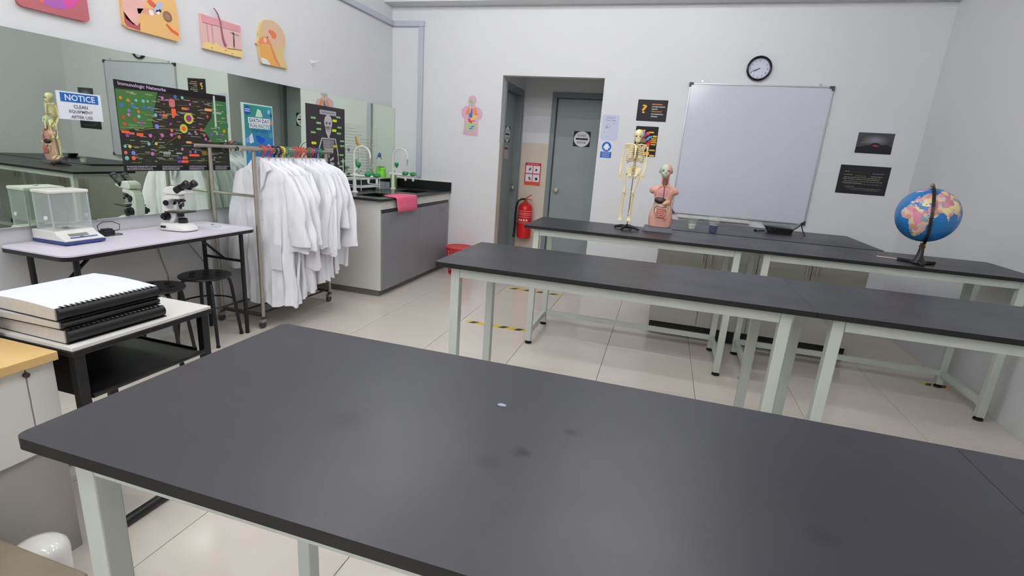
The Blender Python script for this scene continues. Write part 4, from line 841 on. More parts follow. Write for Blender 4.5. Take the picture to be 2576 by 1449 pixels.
# hangers and lab coats on the room side rail
COAT = mat('coat_cotton', (244, 244, 250), 0.85, noise=0.015, scale=6, bump=0.2, bscale=400)
BTN = mat('coat_button', (220, 218, 224), 0.4)
RAILX, RAILZ = -2.66, 1.2745
HC = {'red': (206, 62, 52), 'black': (34, 32, 36), 'yellow': (240, 196, 50), 'green': (24, 128, 84), 'blue': (52, 72, 150)}
def hanger(label, y, col, yaw):
    t = thing('clothes_hanger', label, 'hanger', (RAILX, y, RAILZ), yaw, group='plastic hangers on the coat rack')
    m = mat('hanger_'+col, HC[col], 0.4)
    hk = [(0.026*math.cos(a), 0, 0.0065-0.0225+0.0265*math.sin(a)) for a in [math.radians(170-17*i) for i in range(16)]]
    hk += [(0.004, 0, -0.052), (0.0, 0, -0.075)]
    MB().tube(hk, 0.0062, 8).build('hook', m, t)
    MB().tube([(0,0,-0.075),(0.03,0,-0.104),(0.10,0,-0.145),(0.165,0,-0.180)], [0.006,0.007,0.007,0.006], 8).build('shoulder_arm', m, t)
    MB().tube([(0,0,-0.075),(-0.03,0,-0.104),(-0.10,0,-0.145),(-0.165,0,-0.180)], [0.006,0.007,0.007,0.006], 8).build('shoulder_arm', m, t)
    MB().tube([(-0.16,0,-0.182),(0.16,0,-0.182)], 0.0045, 8).build('trouser_bar', m, t)
def lab_coat(label, y, yaw, L, seed, b0=0.026, sl=(0.62, 0.60)):
    R = random.Random(seed)
    t = thing('lab_coat', label, 'coat', (RAILX, y, RAILZ), yaw, group='white lab coats on the coat rack')
    zt = -0.082; N = 72
    prof = [(0.0,0.050,0.020),(0.02,0.075,0.026),(0.045,0.145,0.030),(0.075,0.198,0.032),(0.11,0.215,0.034),(0.20,0.205,0.036),(0.35,0.195,0.036),(0.5,0.198,0.040),(0.7,0.212,0.046),(0.85,0.222,0.052),(1.0,0.232,0.058)]
    ph = [R.uniform(0, 6.28) for _ in range(4)]
    def at(s):
        for (a0,w0,d0),(a1,w1,d1) in zip(prof, prof[1:]):
            if s <= a1: q = (s-a0)/(a1-a0); return w0+(w1-w0)*q, d0+(d1-d0)*q
        return prof[-1][1:]
    rings = []
    for k in range(34):
        s = (k/33)**1.15; w, d = at(s); d *= b0/0.036
        z = zt-L*s; ring = []
        lean = 0.012*math.sin(2.2*s+ph[3])
        for i in range(N):
            a = 2*math.pi*i/N; c_, s_ = math.cos(a), math.sin(a)
            x = w*math.copysign(abs(c_)**0.75, c_); yy = d*math.copysign(abs(s_)**0.8, s_)
            f = min(1, max(0, (s-0.08)/0.5))
            yy += f*(0.010*math.sin(23*x/0.2*0.55+ph[0]+1.2*s)+0.007*math.sin(41*x/0.2*0.5+ph[1]-2*s)) + 0.004*math.sin(60*s+9*x+ph[2])*(1-f)
            yy += f*0.020*mnoise.noise((x*11+seed*3.1, z*5.5, seed*1.7)) + f*0.010*mnoise.noise((x*26-seed, z*10, 4.0+seed))
            zz = z + (0.012*math.sin(7*x/0.2+ph[1]) if k == 33 else 0)
            ring.append((x+lean+0.006*f*math.sin(9*s+ph[0]), yy, zz))
        rings.append(ring)
    MB().loft(rings, caps=False).build('body', COAT, t)
    for sgn_, ln in ((-1, sl[0]), (1, sl[1])):
        rr = []; M_ = 28; kx = R.uniform(-0.02, 0.05) if sgn_ < 0 else R.uniform(0.0, 0.09); ky = R.uniform(-0.10, 0.0) if seed > 70 else -0.01
        for k in range(18):
            s = k/17; cx = sgn_*(0.178+0.045*math.sin(min(1,s*2.2)*1.57)+kx*s); cz = zt-0.072-ln*s; cy = ky*s*1.2
            rw = 0.048+0.022*min(1, s*3)+0.006*s; rd = (0.024+0.012*min(1, s*2))*(0.8+0.4*R.random()*0.2)
            ring = []
            for i in range(M_):
                a = 2*math.pi*i/M_; wv = 1+0.30*mnoise.noise((math.cos(a)*1.4+seed, math.sin(a)*1.4+sgn_, s*4.0))
                ring.append((cx+wv*rw*math.cos(a)*(1+0.05*math.sin(3*a+ph[0]+6*s)), cy+wv*rd*math.sin(a)*(1+0.18*math.sin(5*a+ph[1]+9*s)), cz+0.02*math.cos(a)*(-sgn_)*(1-s)+ (0.008*math.sin(3*a+ph[2]) if k == 17 else 0)))
            rr.append(ring)
        sv = MB().loft(rr, caps=False).build('sleeve', COAT, t)
        last = rr[-2]; MB().loft([[(x*1.0+ (x-cx)*0.03, y+(y-cy)*0.05, z+0.012) for x, y, z in last], [(x+(x-cx)*0.05, y+(y-cy)*0.08, z-0.03) for x, y, z in last]], caps=False).build('cuff', COAT, sv)
    for sgn_ in (-1, 1):
        cb = MB(); cb.prism([(sgn_*0.012, -0.030, zt+0.018), (sgn_*0.060, -0.022, zt+0.012), (sgn_*0.105, -0.040, zt-0.055), (sgn_*0.070, -0.046, zt-0.075), (sgn_*0.035, -0.045, zt-0.17), (sgn_*0.008, -0.042, zt-0.20)], (0,-0.004,0)); cb.build('collar_flap', COAT, t, smooth=False)
    bk = MB(); bk.loft([[(x_, y_, zt+0.02) for x_, y_ in ((-0.055,0.0),(-0.03,0.025),(0.03,0.025),(0.055,0.0),(0.03,0.018),(-0.03,0.018))], [(x_*1.25, y_*1.3, zt-0.04) for x_, y_ in ((-0.055,0.0),(-0.03,0.025),(0.03,0.025),(0.055,0.0),(0.03,0.018),(-0.03,0.018))]]); bk.build('collar_back', COAT, t)
    for k in range(4):
        z = zt-0.26-0.14*k
        MB().cyl((0.014, -0.056, z), (0.014, -0.0595, z), 0.008, n=10).build('button', BTN, t)
    pk = MB(); pk.prism([(0.07,-0.054,zt-0.50*L/0.9),(0.165,-0.054,zt-0.50*L/0.9),(0.165,-0.054,zt-0.66*L/0.9),(0.07,-0.054,zt-0.66*L/0.9)],(0,-0.002,0)); pk.build('pocket', COAT, t, smooth=False)
    return t
spec = [(2.925,'red',1.02),(2.985,'red',1.00),(3.032,'black',0.98),(3.078,'black',0.97),(3.115,'yellow',0.95),(3.158,'green',0.93),(3.255,'red',0.93),(3.30,'red',0.90),(3.345,'red',0.90),(3.388,'green',0.86),(3.425,'red',0.86),(3.475,'blue',0.84),(3.53,'green',0.82)]
ordn = ['nearest','second','third','fourth','fifth','sixth','seventh','eighth','ninth','tenth','eleventh','twelfth','farthest']
for k, (y, c_, L) in enumerate(spec):
    R = random.Random(40+k); yaw = R.uniform(-0.10, 0.10)
    hanger('%s plastic hanger holding the %s lab coat on the rack' % (c_, ordn[k]), y, c_, yaw)
    lab_coat('%s white lab coat on the rack, on a %s hanger' % (ordn[k], c_), y, yaw, L, 70+k, b0=0.030 if k == 0 else (0.022 if k < 12 else 0.034), sl=(R.uniform(0.50, 0.74), R.uniform(0.48, 0.78)-0.01*k))
# ---------------------------------------------------------------- microscope on the folding table (local +x is the viewer's side)
MW = mat('microscope_white', (236, 234, 232), 0.3); MK = mat('microscope_black', (26, 24, 28), 0.3)
t = thing('microscope', 'white and black binocular microscope on the folding table', 'microscope', (-2.860, 2.415, 0.7505), 0.15); t.scale = (1.04, 1.04, 1.04)
def ring_rr(w, d, r, z, cx=0.0, n=5): return [(cx+x, y, z) for x, y in rrect(w, d, r, n)]
MB().loft([ring_rr(0.195,0.128,0.05,0.004), ring_rr(0.20,0.132,0.05,0.010), ring_rr(0.19,0.122,0.048,0.030,-0.003), ring_rr(0.16,0.10,0.045,0.045,-0.012)]).build('base', MW, t)
MB().loft([ring_rr(0.19,0.122,0.048,0.0), ring_rr(0.19,0.122,0.048,0.0038)]).build('base_pad', RUBBER, t)
arm = [(-0.055,0.04),(-0.075,0.06),(-0.082,0.10),(-0.083,0.15),(-0.075,0.185),(-0.055,0.205),(-0.02,0.212),(0.035,0.212),(0.04,0.20),(0.04,0.185),(-0.01,0.183),(-0.035,0.172),(-0.045,0.15),(-0.045,0.12),(-0.025,0.11),(0.005,0.105),(0.008,0.08),(-0.01,0.055),(-0.02,0.04)]
MB().prism([(x, -0.028, z) for x, z in arm], (0, 0.056, 0)).build('arm', MW, t, smooth=False, bev=0.008, seg=3)
hd = [(-0.035,0.213),(-0.055,0.222),(-0.055,0.238),(-0.035,0.254),(-0.005,0.260),(0.04,0.252),(0.09,0.236),(0.092,0.224),(0.05,0.213)]
MB().prism([(x, -0.035, z) for x, z in hd], (0, 0.07, 0)).build('head', MW, t, smooth=False, bev=0.010, seg=3)
for y in (-0.030, 0.030):
    e = MB().cyl((0.030, y*0.9, 0.238), (0.066, y, 0.258), 0.022, 0.019, 16).build('eyepiece_tube', MK, t)
    MB().lathe([(0.014,0),(0.0175,0.004),(0.0175,0.030),(0.020,0.032),(0.020,0.048),(0.012,0.052),(0,0.052)], (0.067, y, 0.2586), 16, axis=(0.84,0,0.54)).build('eyepiece', MK, e)
MB().bar((0.055,-0.028,0.254),(0.055,0.028,0.254),0.012,0.016).build('bridge', MK, t)
n_ = MB().lathe([(0.030,0.0),(0.032,0.006),(0.026,0.012)], (0.022,0,0.171), 20).build('nosepiece', MK, t)
for dx, dy, L in ((0.0,0.0,0.042),(0.026,-0.012,0.030),(-0.008,0.026,0.030)):
    ob = MB(); p0 = Vector((0.022+dx*0.5, dy*0.5, 0.170)); d_ = Vector((dx*1.2, dy*1.2, -0.04)).normalized()
    ob.cyl(p0, p0+d_*L*0.6, 0.011, n=14); ob.cyl(p0+d_*L*0.6, p0+d_*L, 0.009, 0.006, n=14); q = ob.build('objective', MK, n_)
    MB().cyl(p0+d_*L*0.35, p0+d_*L*0.45, 0.0113, n=14).build('objective_ring', CHROME, q)
MB().box(-0.035, 0.075, -0.06, 0.06, 0.108, 0.115).build('stage', MK, t, smooth=False, bev=0.002)
MB().box(0.0, 0.05, -0.035, 0.035, 0.1152, 0.120).build('slide_holder', STEEL, t, smooth=False, bev=0.001)
MB().cyl((0.02,0,0.082),(0.02,0,0.1075),0.018,n=16).build('condenser', MK, t)
for s_ in (-1, 1):
    k_ = MB().cyl((-0.045, s_*0.0285, 0.082), (-0.045, s_*0.052, 0.082), 0.024, 0.022, 20).build('coarse_knob', MK, t)
    MB().cyl((-0.045, s_*0.0525, 0.082), (-0.045, s_*0.066, 0.082), 0.013, n=16).build('fine_knob', MK, k_)
    MB().cyl((-0.045, s_*0.0285, 0.160), (-0.045, s_*0.036, 0.160), 0.017, 0.015, 16).build('side_cap', MK, t)
MB().lathe([(0.024,0.0),(0.026,0.004),(0.025,0.026),(0.016,0.030),(0,0.030)], (0.03,0,0.0455), 20).build('illuminator', MK, t)
MB().box(-0.062,-0.032,-0.069,-0.0625,0.018,0.030).build('maker_mark', BLACKP, t, smooth=False)

# ---------------------------------------------------------------- laboratory balance
BW = mat('balance_white', (228, 226, 220), 0.35); BB = mat('balance_blue', (46, 66, 130), 0.4)
t = thing('laboratory_balance', 'white laboratory balance with clear draught shield on the folding table', 'balance', (-3.058, 1.752, 0.7505))
w = 0.192
MB().box(0.0, 0.240, 0.0, w, 0.004, 0.018).build('base_rim', BB, t, smooth=False, bev=0.004)
for x in (0.02, 0.215):
    for y in (0.02, w-0.02): MB().cyl((x,y,0),(x,y,0.0038),0.010,n=12).build('foot', RUBBER, t)
hs = [(0.002,0.0185),(0.236,0.0185),(0.238,0.026),(0.178,0.052),(0.164,0.066),(0.002,0.066)]
MB().prism([(x, 0.002, z) for x, z in hs], (0, w-0.004, 0)).build('housing', BW, t, smooth=False, bev=0.004)
sl_ = Vector((0.060,0,-0.026)).normalized(); nn = Vector((0.026,0,0.060)).normalized()
def slope(u0, u1, y0, y1, h_): 
    p = Vector((0.178,0,0.052)); pts = [p+sl_*u0+Vector((0,y0,0)), p+sl_*u1+Vector((0,y0,0)), p+sl_*u1+Vector((0,y1,0)), p+sl_*u0+Vector((0,y1,0))]
    return MB().prism([q+nn*0.0005 for q in pts], nn*h_)
slope(0.008,0.030,0.045,0.135,0.002).build('display', mat('lcd_grey', (112, 116, 104), 0.25), t, smooth=False)
slope(0.040,0.050,0.035,0.165,0.0015).build('button_strip', mat('strip_blue', (60, 84, 160), 0.4), t, smooth=False)
slope(0.038,0.050,0.085,0.100,0.003).build('button', mat('button_dark', (50, 52, 90), 0.4), t, smooth=False)
MB().box(0.0015,0.0025,0.03,0.08,0.028,0.05).build('rating_plate', ink((150,150,175)), t, smooth=False)
MB().cyl((0.10,w/2,0.0665),(0.10,w/2,0.082),0.012,n=14).build('pan_stem', MK, t)
MB().lathe([(0.0,0.0825),(0.043,0.0825),(0.045,0.085),(0.043,0.087),(0.0,0.086)], (0.10,w/2,0), 28).build('weighing_pan', STEEL, t)
GL = mat('shield_acrylic', (222, 232, 232), 0.04, alpha=0.16, spec=0.6)
sx0, sx1, sy0, sy1, sz0, sz1 = 0.040, 0.158, 0.006, w-0.004, 0.067, 0.252
for nm, a in (('pane', (sx1-0.002,sx1,sy0,sy1)), ('pane', (sx0,sx0+0.002,sy0,sy1)), ('pane', (sx0+0.0025,sx1-0.0025,sy0,sy0+0.002)), ('pane', (sx0+0.0025,sx1-0.0025,sy1-0.002,sy1))):
    pn = MB().box(*a, sz0, sz1).build('shield_pane', GL, t, smooth=False)
    cx, cy = (a[0]+a[1])/2, (a[2]+a[3])/2
    if abs(a[1]-a[0]) > 0.01:
        d_ = -1 if cy < 0.09 else 1
        MB().cyl((cx+0.02, cy+d_*0.0015, 0.13), (cx+0.02, cy+d_*0.008, 0.13), 0.010, n=14).build('pane_knob', WHITEP, pn)
for x in (sx0+0.003, sx1-0.003):
    for y in (sy0+0.003, sy1-0.003): MB().box(x-0.0028,x+0.0028,y-0.0028,y+0.0028,sz0,sz1-0.0005).build('corner_post', mat('post_clear', (214,222,222),0.2,alpha=0.5), t, smooth=False)
ld = MB().box(sx0-0.004,sx1+0.004,sy0-0.004,sy1+0.004,sz1+0.0005,sz1+0.017).build('lid', BW, t, smooth=False, bev=0.005)
MB().cyl((0.10,w/2,sz1+0.0175),(0.10,w/2,sz1+0.024),0.010,n=14).build('lid_knob', BW, ld)
t = thing('power_adapter', 'black power adapter with coiled lead beside the balance', 'adapter', (-2.965, 2.055, 0.7505))
MB().box(-0.022,0.022,-0.03,0.03,0,0.032).build('adapter_body', BLACKP, t, smooth=False, bev=0.004)
MB().box(-0.018,0.018,-0.022,0.022,0.0325,0.040).build('plug_face', BLACKP, t, smooth=False, bev=0.002)
lead = [(0,0.03,0.02),(0.015,0.06,0.03),(0.0,0.075,0.055),(-0.02,0.05,0.072),(-0.02,0.0,0.075),(-0.01,-0.04,0.06),(0.01,-0.05,0.03),(0.03,-0.02,0.01),(0.04,0.03,0.005),(0.035,0.06,0.004),(0.0,0.07,0.004),(-0.04,0.03,0.004)]
MB().tube(lead, 0.0022, 6).build('lead', BLACKP, t)
t, sh = wall_sheet('printed_sheet', 'white sheet with faint teal drawing at the folding table end', 'sheet', (0,0,0), FX, (0,0,1), 0.21, 0.15, PAPER)
for o in list(t.children): bpy.data.objects.remove(o)
t.location = (-2.96, 2.735, 0.7503)
MB().box(0,0.26,-0.17,0,0,0.0006).build('sheet', PAPER, t, smooth=False)
sh = Sheet((0,0,0.0002),(1,0,0),(0,-1,0),0.26,0.17,(0,0,1))
for a in ((0.2,0.2,0.35,0.4),(0.35,0.4,0.55,0.35),(0.55,0.35,0.7,0.5),(0.4,0.6,0.75,0.7)): sh.line(*a,0.006,'6a9098')
sh.scribble(0.3,0.9,0.8,0.03,'9aa8b0'); sh.disc(0.25,0.25,0.05,'4a7a80',10); sh.build(t)
def cable(label, pts, r=0.003):
    o = MB().tube(pts, r, 6).build('hanging_cable', mat('cable_grey', (150, 148, 144), 0.5)); tag(o, label, 'cable'); return o
cable('thin grey cable hanging straight under the folding table', [(XL+0.006,2.43,0.72),(XL+0.006,2.428,0.60),(XL+0.008,2.45,0.50),(XL+0.006,2.475,0.42),(XL+0.006,2.47,0.2),(XL+0.006,2.47,0.02)])
cable('thin grey cable slanting along the wall behind the table leg', [(XL+0.006,2.60,0.72),(XL+0.006,2.63,0.63),(XL+0.006,2.74,0.485),(XL+0.006,2.79,0.40),(XL+0.006,2.80,0.02)])

# ---------------------------------------------------------------- globe
def inside(x, y, P):
    c_ = False; n = len(P)
    for i in range(n):
        x1, y1 = P[i]; x2_, y2 = P[i-1]
        if (y1 > y) != (y2 > y) and x < (x2_-x1)*(y-y1)/(y2-y1)+x1: c_ = not c_
    return c_
LAND = [[(-17,15),(-16,20),(-10,28),(-6,35),(10,37),(20,31),(32,31),(35,28),(43,12),(51,12),(42,-1),(40,-15),(33,-26),(27,-34),(18,-34),(12,-18),(9,-1),(9,4),(-8,5)],
 [(-9,37),(-9,43),(-2,44),(-5,48),(2,51),(8,54),(10,58),(5,60),(15,69),(28,71),(42,67),(60,68),(60,50),(50,45),(40,45),(27,41),(23,36),(19,40),(14,45),(18,40),(15,38),(10,44),(3,43),(0,38)],
 [(60,68),(75,72),(105,77),(140,73),(180,69),(160,60),(140,55),(140,45),(128,40),(122,38),(122,30),(108,21),(107,10),(100,13),(100,3),(98,16),(90,22),(80,15),(77,8),(73,18),(67,25),(57,26),(54,37),(50,45),(60,50)],
 [(35,28),(36,36),(48,30),(56,25),(59,22),(52,15),(44,12.5)], [(27,37),(27,41),(40,42),(50,45),(54,37),(61,36),(62,25),(57,27),(48,30),(36,37)],
 [(44,-25),(48,-14),(50,-16),(47,-25)], [(114,-22),(130,-12),(142,-11),(153,-28),(147,-38),(130,-32),(116,-34)],
 [(-168,65),(-125,70),(-80,72),(-60,52),(-80,28),(-97,22),(-105,20),(-125,40),(-135,58)], [(-80,8),(-50,0),(-35,-8),(-48,-28),(-66,-54),(-74,-50),(-72,-18)], [(-55,60),(-45,60),(-22,70),(-30,83),(-60,80)], [(-6,50),(1,52),(-3,58),(-6,57)]]
GCOL = [(214,140,158),(222,196,160),(206,150,130),(140,156,172),(220,170,176),(226,214,150),(196,124,140),(208,190,180)]
Rg = random.Random(11); SEED = [(Rg.uniform(-180,180), Rg.uniform(-56,80), Rg.randrange(8)) for _ in range(420)]
t = thing('desk_globe', 'blue world globe on black stand at the right end', 'globe', (1.505, 3.535, 0.8805))
gc, gr = V(-0.012, -0.005, 0.288), 0.155
nu, nv = 144, 72; mb = MB(); yaw0 = math.radians(-113)-math.radians(38)      # longitude 38 east faces the room
tiltM = Matrix.Rotation(math.radians(-5), 3, 'Y')
mb.ell((0,0,0), gr, nu, nv)
for i, f in enumerate(mb.f):
    c_ = sum((mb.v[k] for k in f), Vector())/len(f); lat = math.degrees(math.asin(max(-1, min(1, c_.z/c_.length)))); lo_ = math.degrees(math.atan2(c_.y, c_.x)-yaw0)
    lo_ = (lo_+180) % 360-180
    if lat < -72: mb.m[i] = 9; continue
    for P_ in LAND:
        if inside(lo_, lat, P_): mb.m[i] = 1+min(SEED, key=lambda s_: ((s_[0]-lo_)*math.cos(math.radians(lat)))**2+(s_[1]-lat)**2)[2]; break
leanM = Matrix.Rotation(math.radians(17), 3, Vector((0.92, -0.39, 0)))      # the pole leans towards the room
mb.v = [gc + leanM @ p for p in mb.v]
mb.build('sphere', [mat('globe_sea', (34, 112, 176), 0.22, noise=0.06, scale=30)] + [mat('globe_land_%d' % i, c_, 0.22, noise=0.05, scale=40) for i, c_ in enumerate(GCOL)] + [mat('globe_ice', (220,222,226), 0.22)], t)
dc = Vector((-0.27, -0.963, 0)); pts = []
for i in range(19):
    a = math.radians(-92+184*i/18); pts.append(gc + tiltM @ (dc*math.cos(a)*0.168 + Vector((0,0,1))*math.sin(a)*0.168))
mb = MB()
for a_, b_ in zip(pts, pts[1:]): mb.bar(a_, b_, 0.016, 0.004, up=(a_+b_)/2-gc)
mb.build('meridian_arm', mat('globe_black', (30, 27, 26), 0.35), t)
MB().lathe([(0.012,0),(0.012,0.012),(0.006,0.02),(0,0.022)], gc+tiltM @ Vector((0,0,gr+0.004)), 12).build('pole_cap', mat('globe_brass', (140, 118, 70), 0.35, 0.7), t)
MB().lathe([(0.014,0.095),(0.018,0.105),(0.012,0.116),(0.016,0.124)], (0.008,0,0), 14).build('collar', mat('globe_brass', (140, 118, 70), 0.35, 0.7), t)
MB().lathe([(0.035,0.018),(0.028,0.028),(0.018,0.05),(0.013,0.095)], (0.008,0,0), 18).build('stem', mat('globe_black', (30, 27, 26), 0.35), t)
for k in range(3):
    a = math.radians(-100+120*k)
    MB().bar((0.008,0,0.010),(0.008+0.105*math.cos(a),0.105*math.sin(a),0.010),0.026,0.02).build('stand_foot', mat('globe_black', (30, 27, 26), 0.35), t, bev=0.004)
MB().lathe([(0.04,0.0),(0.042,0.008),(0.036,0.0175)], (0.008,0,0), 20).build('stand_hub', mat('globe_black', (30, 27, 26), 0.35), t)
o = MB().box(-0.055,0.055,-0.012,0.012,0,0.004).build('pink_pen', mat('pen_pink', (214, 184, 180), 0.4), loc=(1.40, 3.66, 0.8805), bev=0.0015); o.rotation_euler[2] = -0.25; tag(o, 'short pale pink stick lying left of the globe', 'pen')

# ---------------------------------------------------------------- skeleton model
BONE = mat('bone_plastic', (236, 222, 172), 0.5, noise=0.06, scale=40)
t = thing('skeleton_model', 'small cream human skeleton model on a rod stand', 'skeleton', (-0.222, 3.70, 0.8805))
CX = 0.0
sk = MB(); sk.ell((0.008,0.004,0.657), (0.030,0.037,0.034), 20, 14); sk.ell((0.008,-0.018,0.628), (0.021,0.020,0.024), 16, 10); sk.ell((0.008,-0.022,0.610),(0.015,0.014,0.010),14,8)
sk.build('skull', BONE, t)
for x in (-0.004, 0.020): MB().ell((x,-0.0355,0.643),(0.0068,0.004,0.0062),12,8).build('eye_socket', mat('bone_shadow', (120, 96, 60), 0.7), t)
MB().prism([(0.008,-0.0395,0.636),(0.004,-0.040,0.627),(0.012,-0.040,0.627)],(0,-0.001,0)).build('nose_opening', mat('bone_shadow', (120, 96, 60), 0.7), t, smooth=False)
MB().box(-0.004,0.020,-0.0385,-0.036,0.6145,0.6195).build('teeth', mat('teeth', (236, 230, 210), 0.4), t, smooth=False)
SPI = mat('spine_tan', (206, 176, 116), 0.5, noise=0.08, scale=40)
for k in range(22):
    z = 0.605-0.0107*k; y = 0.012*math.sin((0.605-z)/0.235*4.2-0.6)+0.006
    q = MB(); r = 0.0075+0.004*k/22; q.lathe([(r*0.8,-0.004),(r,-0.003),(r,0.003),(r*0.8,0.004)], (0.003, y, z), 10); q.bar((0.003,y,z),(0.003,y+0.018,z-0.006),0.004,0.005); q.build('vertebra', SPI, t)
for k in range(10):
    z = 0.585-0.0125*k; rx = [0.026,0.038,0.047,0.053,0.057,0.059,0.060,0.059,0.056,0.050][k]; ry = [0.024,0.030,0.035,0.038,0.040,0.041,0.041,0.040,0.037,0.032][k]
    for s_ in (-1, 1):
        amax = math.radians(160 if k < 7 else 160-22*(k-6)); pts = []
        for i in range(13):
            a = amax*i/12; pts.append((0.002+s_*rx*math.sin(a), 0.012+ry*math.cos(a)*0.95-0.010, z+0.008-0.030*math.sin(a*0.5)**2+ (0.018*max(0, (a-1.9))/1.0)))
        MB().tube(pts, 0.0044, 8).build('rib', BONE, t)
st_ = MB(); st_.prism([(-0.008,-0.036,0.583),(0.012,-0.036,0.583),(0.007,-0.042,0.545),(0.006,-0.042,0.505),(0.002,-0.043,0.490),(-0.002,-0.042,0.505),(-0.003,-0.042,0.545)],(0,-0.004,0)); st_.build('breastbone', BONE, t, smooth=False)
for s_ in (-1, 1):
    MB().tube([(0.002+s_*0.006,-0.034,0.585),(s_*0.035,-0.030,0.592),(s_*0.070,-0.008,0.588)],0.0038,8).build('collarbone', BONE, t)
    MB().prism([(s_*0.035,0.036,0.585),(s_*0.070,0.018,0.588),(s_*0.062,0.030,0.565),(s_*0.045,0.038,0.530)],(0,0.004,0)).build('shoulder_blade', BONE, t, smooth=False)
    h0 = Vector((s_*0.076+0.002,-0.002,0.580)); e0 = Vector((s_*(0.084 if s_ < 0 else 0.080),0.004,0.478)); w0 = Vector((s_*(0.086 if s_ < 0 else 0.070),-0.028,0.400)); f0 = Vector((s_*(0.084 if s_ < 0 else 0.064),-0.034,0.350))
    a_ = MB(); a_.tube([h0,h0*0.75+e0*0.25,h0*0.3+e0*0.7,e0],[0.0095,0.0055,0.0052,0.0085],10); a_.build('upper_arm_bone', BONE, t)
    a_ = MB(); a_.tube([e0+V(s_*0.003,0,-0.006),(e0+w0)/2+V(s_*0.005,0,0),w0+V(s_*0.003,0,0)],[0.006,0.0038,0.0048],8); a_.tube([e0+V(-s_*0.003,0,-0.006),(e0+w0)/2+V(-s_*0.004,0,0),w0+V(-s_*0.003,0,0)],[0.005,0.0035,0.0042],8); a_.build('forearm_bones', BONE, t)
    hd_ = MB(); hd_.ell((w0+f0)/2+V(0,0,0.012),(0.011,0.006,0.014),10,8)
    for j in range(4): hd_.tube([w0*0.55+f0*0.45+V(s_*(-0.009+0.006*j),0,0), f0+V(s_*(-0.010+0.007*j),-0.002,-0.004*(1.5-abs(j-1.5)))],[0.0026,0.0018],6)
    hd_.tube([w0*0.7+f0*0.3+V(-s_*0.010,0,0), w0*0.35+f0*0.65+V(-s_*0.016,-0.004,0)],[0.0026,0.0018],6); hd_.build('hand_bones', BONE, t)
    pv = MB(); pv.prism([(s_*0.008,0.018,0.432),(s_*0.030,0.012,0.446),(s_*0.052,-0.004,0.436),(s_*0.050,-0.014,0.418),(s_*0.034,-0.012,0.398),(s_*0.030,-0.018,0.380),(s_*0.014,-0.022,0.372),(s_*0.006,-0.022,0.380),(s_*0.018,-0.012,0.395),(s_*0.016,0.004,0.410)],(0,0.008,0)); pv.build('hip_bone', BONE, t, smooth=False, bev=0.003)
    MB().tube([(s_*0.022,-0.016,0.388),(s_*0.026,-0.008,0.370),(s_*0.016,-0.006,0.360),(s_*0.008,-0.014,0.372)],0.0042,8).build('sit_bone', BONE, t)
    hx = 0.050; kx = -0.012+s_*0.030; hp_ = Vector((s_*0.040,-0.004,0.395)); tr_ = Vector((s_*hx,0.002,0.385)); kn = Vector((kx,-0.004,0.262)); an = Vector((kx-0.006,0.0,0.105))
    l_ = MB(); l_.ell(hp_,0.011,12,8); l_.tube([hp_,tr_+V(0,0,-0.004)],[0.007,0.008],8); l_.tube([tr_+V(0,0,0.006),tr_*0.72+kn*0.28,tr_*0.3+kn*0.7,kn+V(0,0,0.010),kn],[0.010,0.0065,0.0062,0.010,0.0125],10); l_.build('thigh_bone', BONE, t)
    MB().ell(kn+V(0,-0.014,0.002),(0.007,0.004,0.008),10,8).build('kneecap', BONE, t)
    l_ = MB(); l_.tube([kn+V(-s_*0.002,0,-0.008),kn*0.8+an*0.2,kn*0.3+an*0.7,an],[0.012,0.0062,0.0055,0.0085],10); l_.tube([kn+V(s_*0.010,0.004,-0.016),(kn+an)/2+V(s_*0.011,0.003,0),an+V(s_*0.007,0.002,0)],[0.0042,0.003,0.0042],8); l_.build('shin_bones', BONE, t)
    ft = MB(); ft.ell(an+V(0,0.010,-0.018),(0.008,0.012,0.009),10,8); ft.ell(an+V(0,-0.008,-0.014),(0.010,0.016,0.008),10,8)
    for j in range(5): ft.tube([an+V(s_*(-0.008+0.004*j),-0.016,-0.018), an+V(s_*(-0.012+0.006*j),-0.044,-0.040)],[0.0034,0.0024],6)
    ft.build('foot_bones', BONE, t)
MB().prism([(-0.012,0.016,0.430),(0.012,0.016,0.430),(0.008,0.022,0.405),(0,0.024,0.385),(-0.008,0.022,0.405)],(0,0.006,0)).build('sacrum', SPI, t, smooth=False)
MB().tube([(0.004,0.016,0.020),(0.004,0.016,0.43)],0.0035,10).build('rod', mat('rod_steel', (150, 150, 152), 0.3, 0.8), t)
for k in range(4):
    a = math.radians(-20+90*k); c_, s_ = math.cos(a), math.sin(a); L = 0.095
    MB().tube([(0.004,0.016,0.020),(0.004+0.045*c_,0.016+0.045*s_,0.022),(0.004+0.08*c_,0.016+0.08*s_,0.014),(0.004+L*c_,0.016+L*s_,0.007)],[0.013,0.011,0.010,0.0068],8).build('stand_foot', BLACKP, t)
MB().lathe([(0.016,0.010),(0.018,0.020),(0.012,0.032),(0.006,0.040)],(0.004,0.016,0),14).build('stand_hub', BLACKP, t)

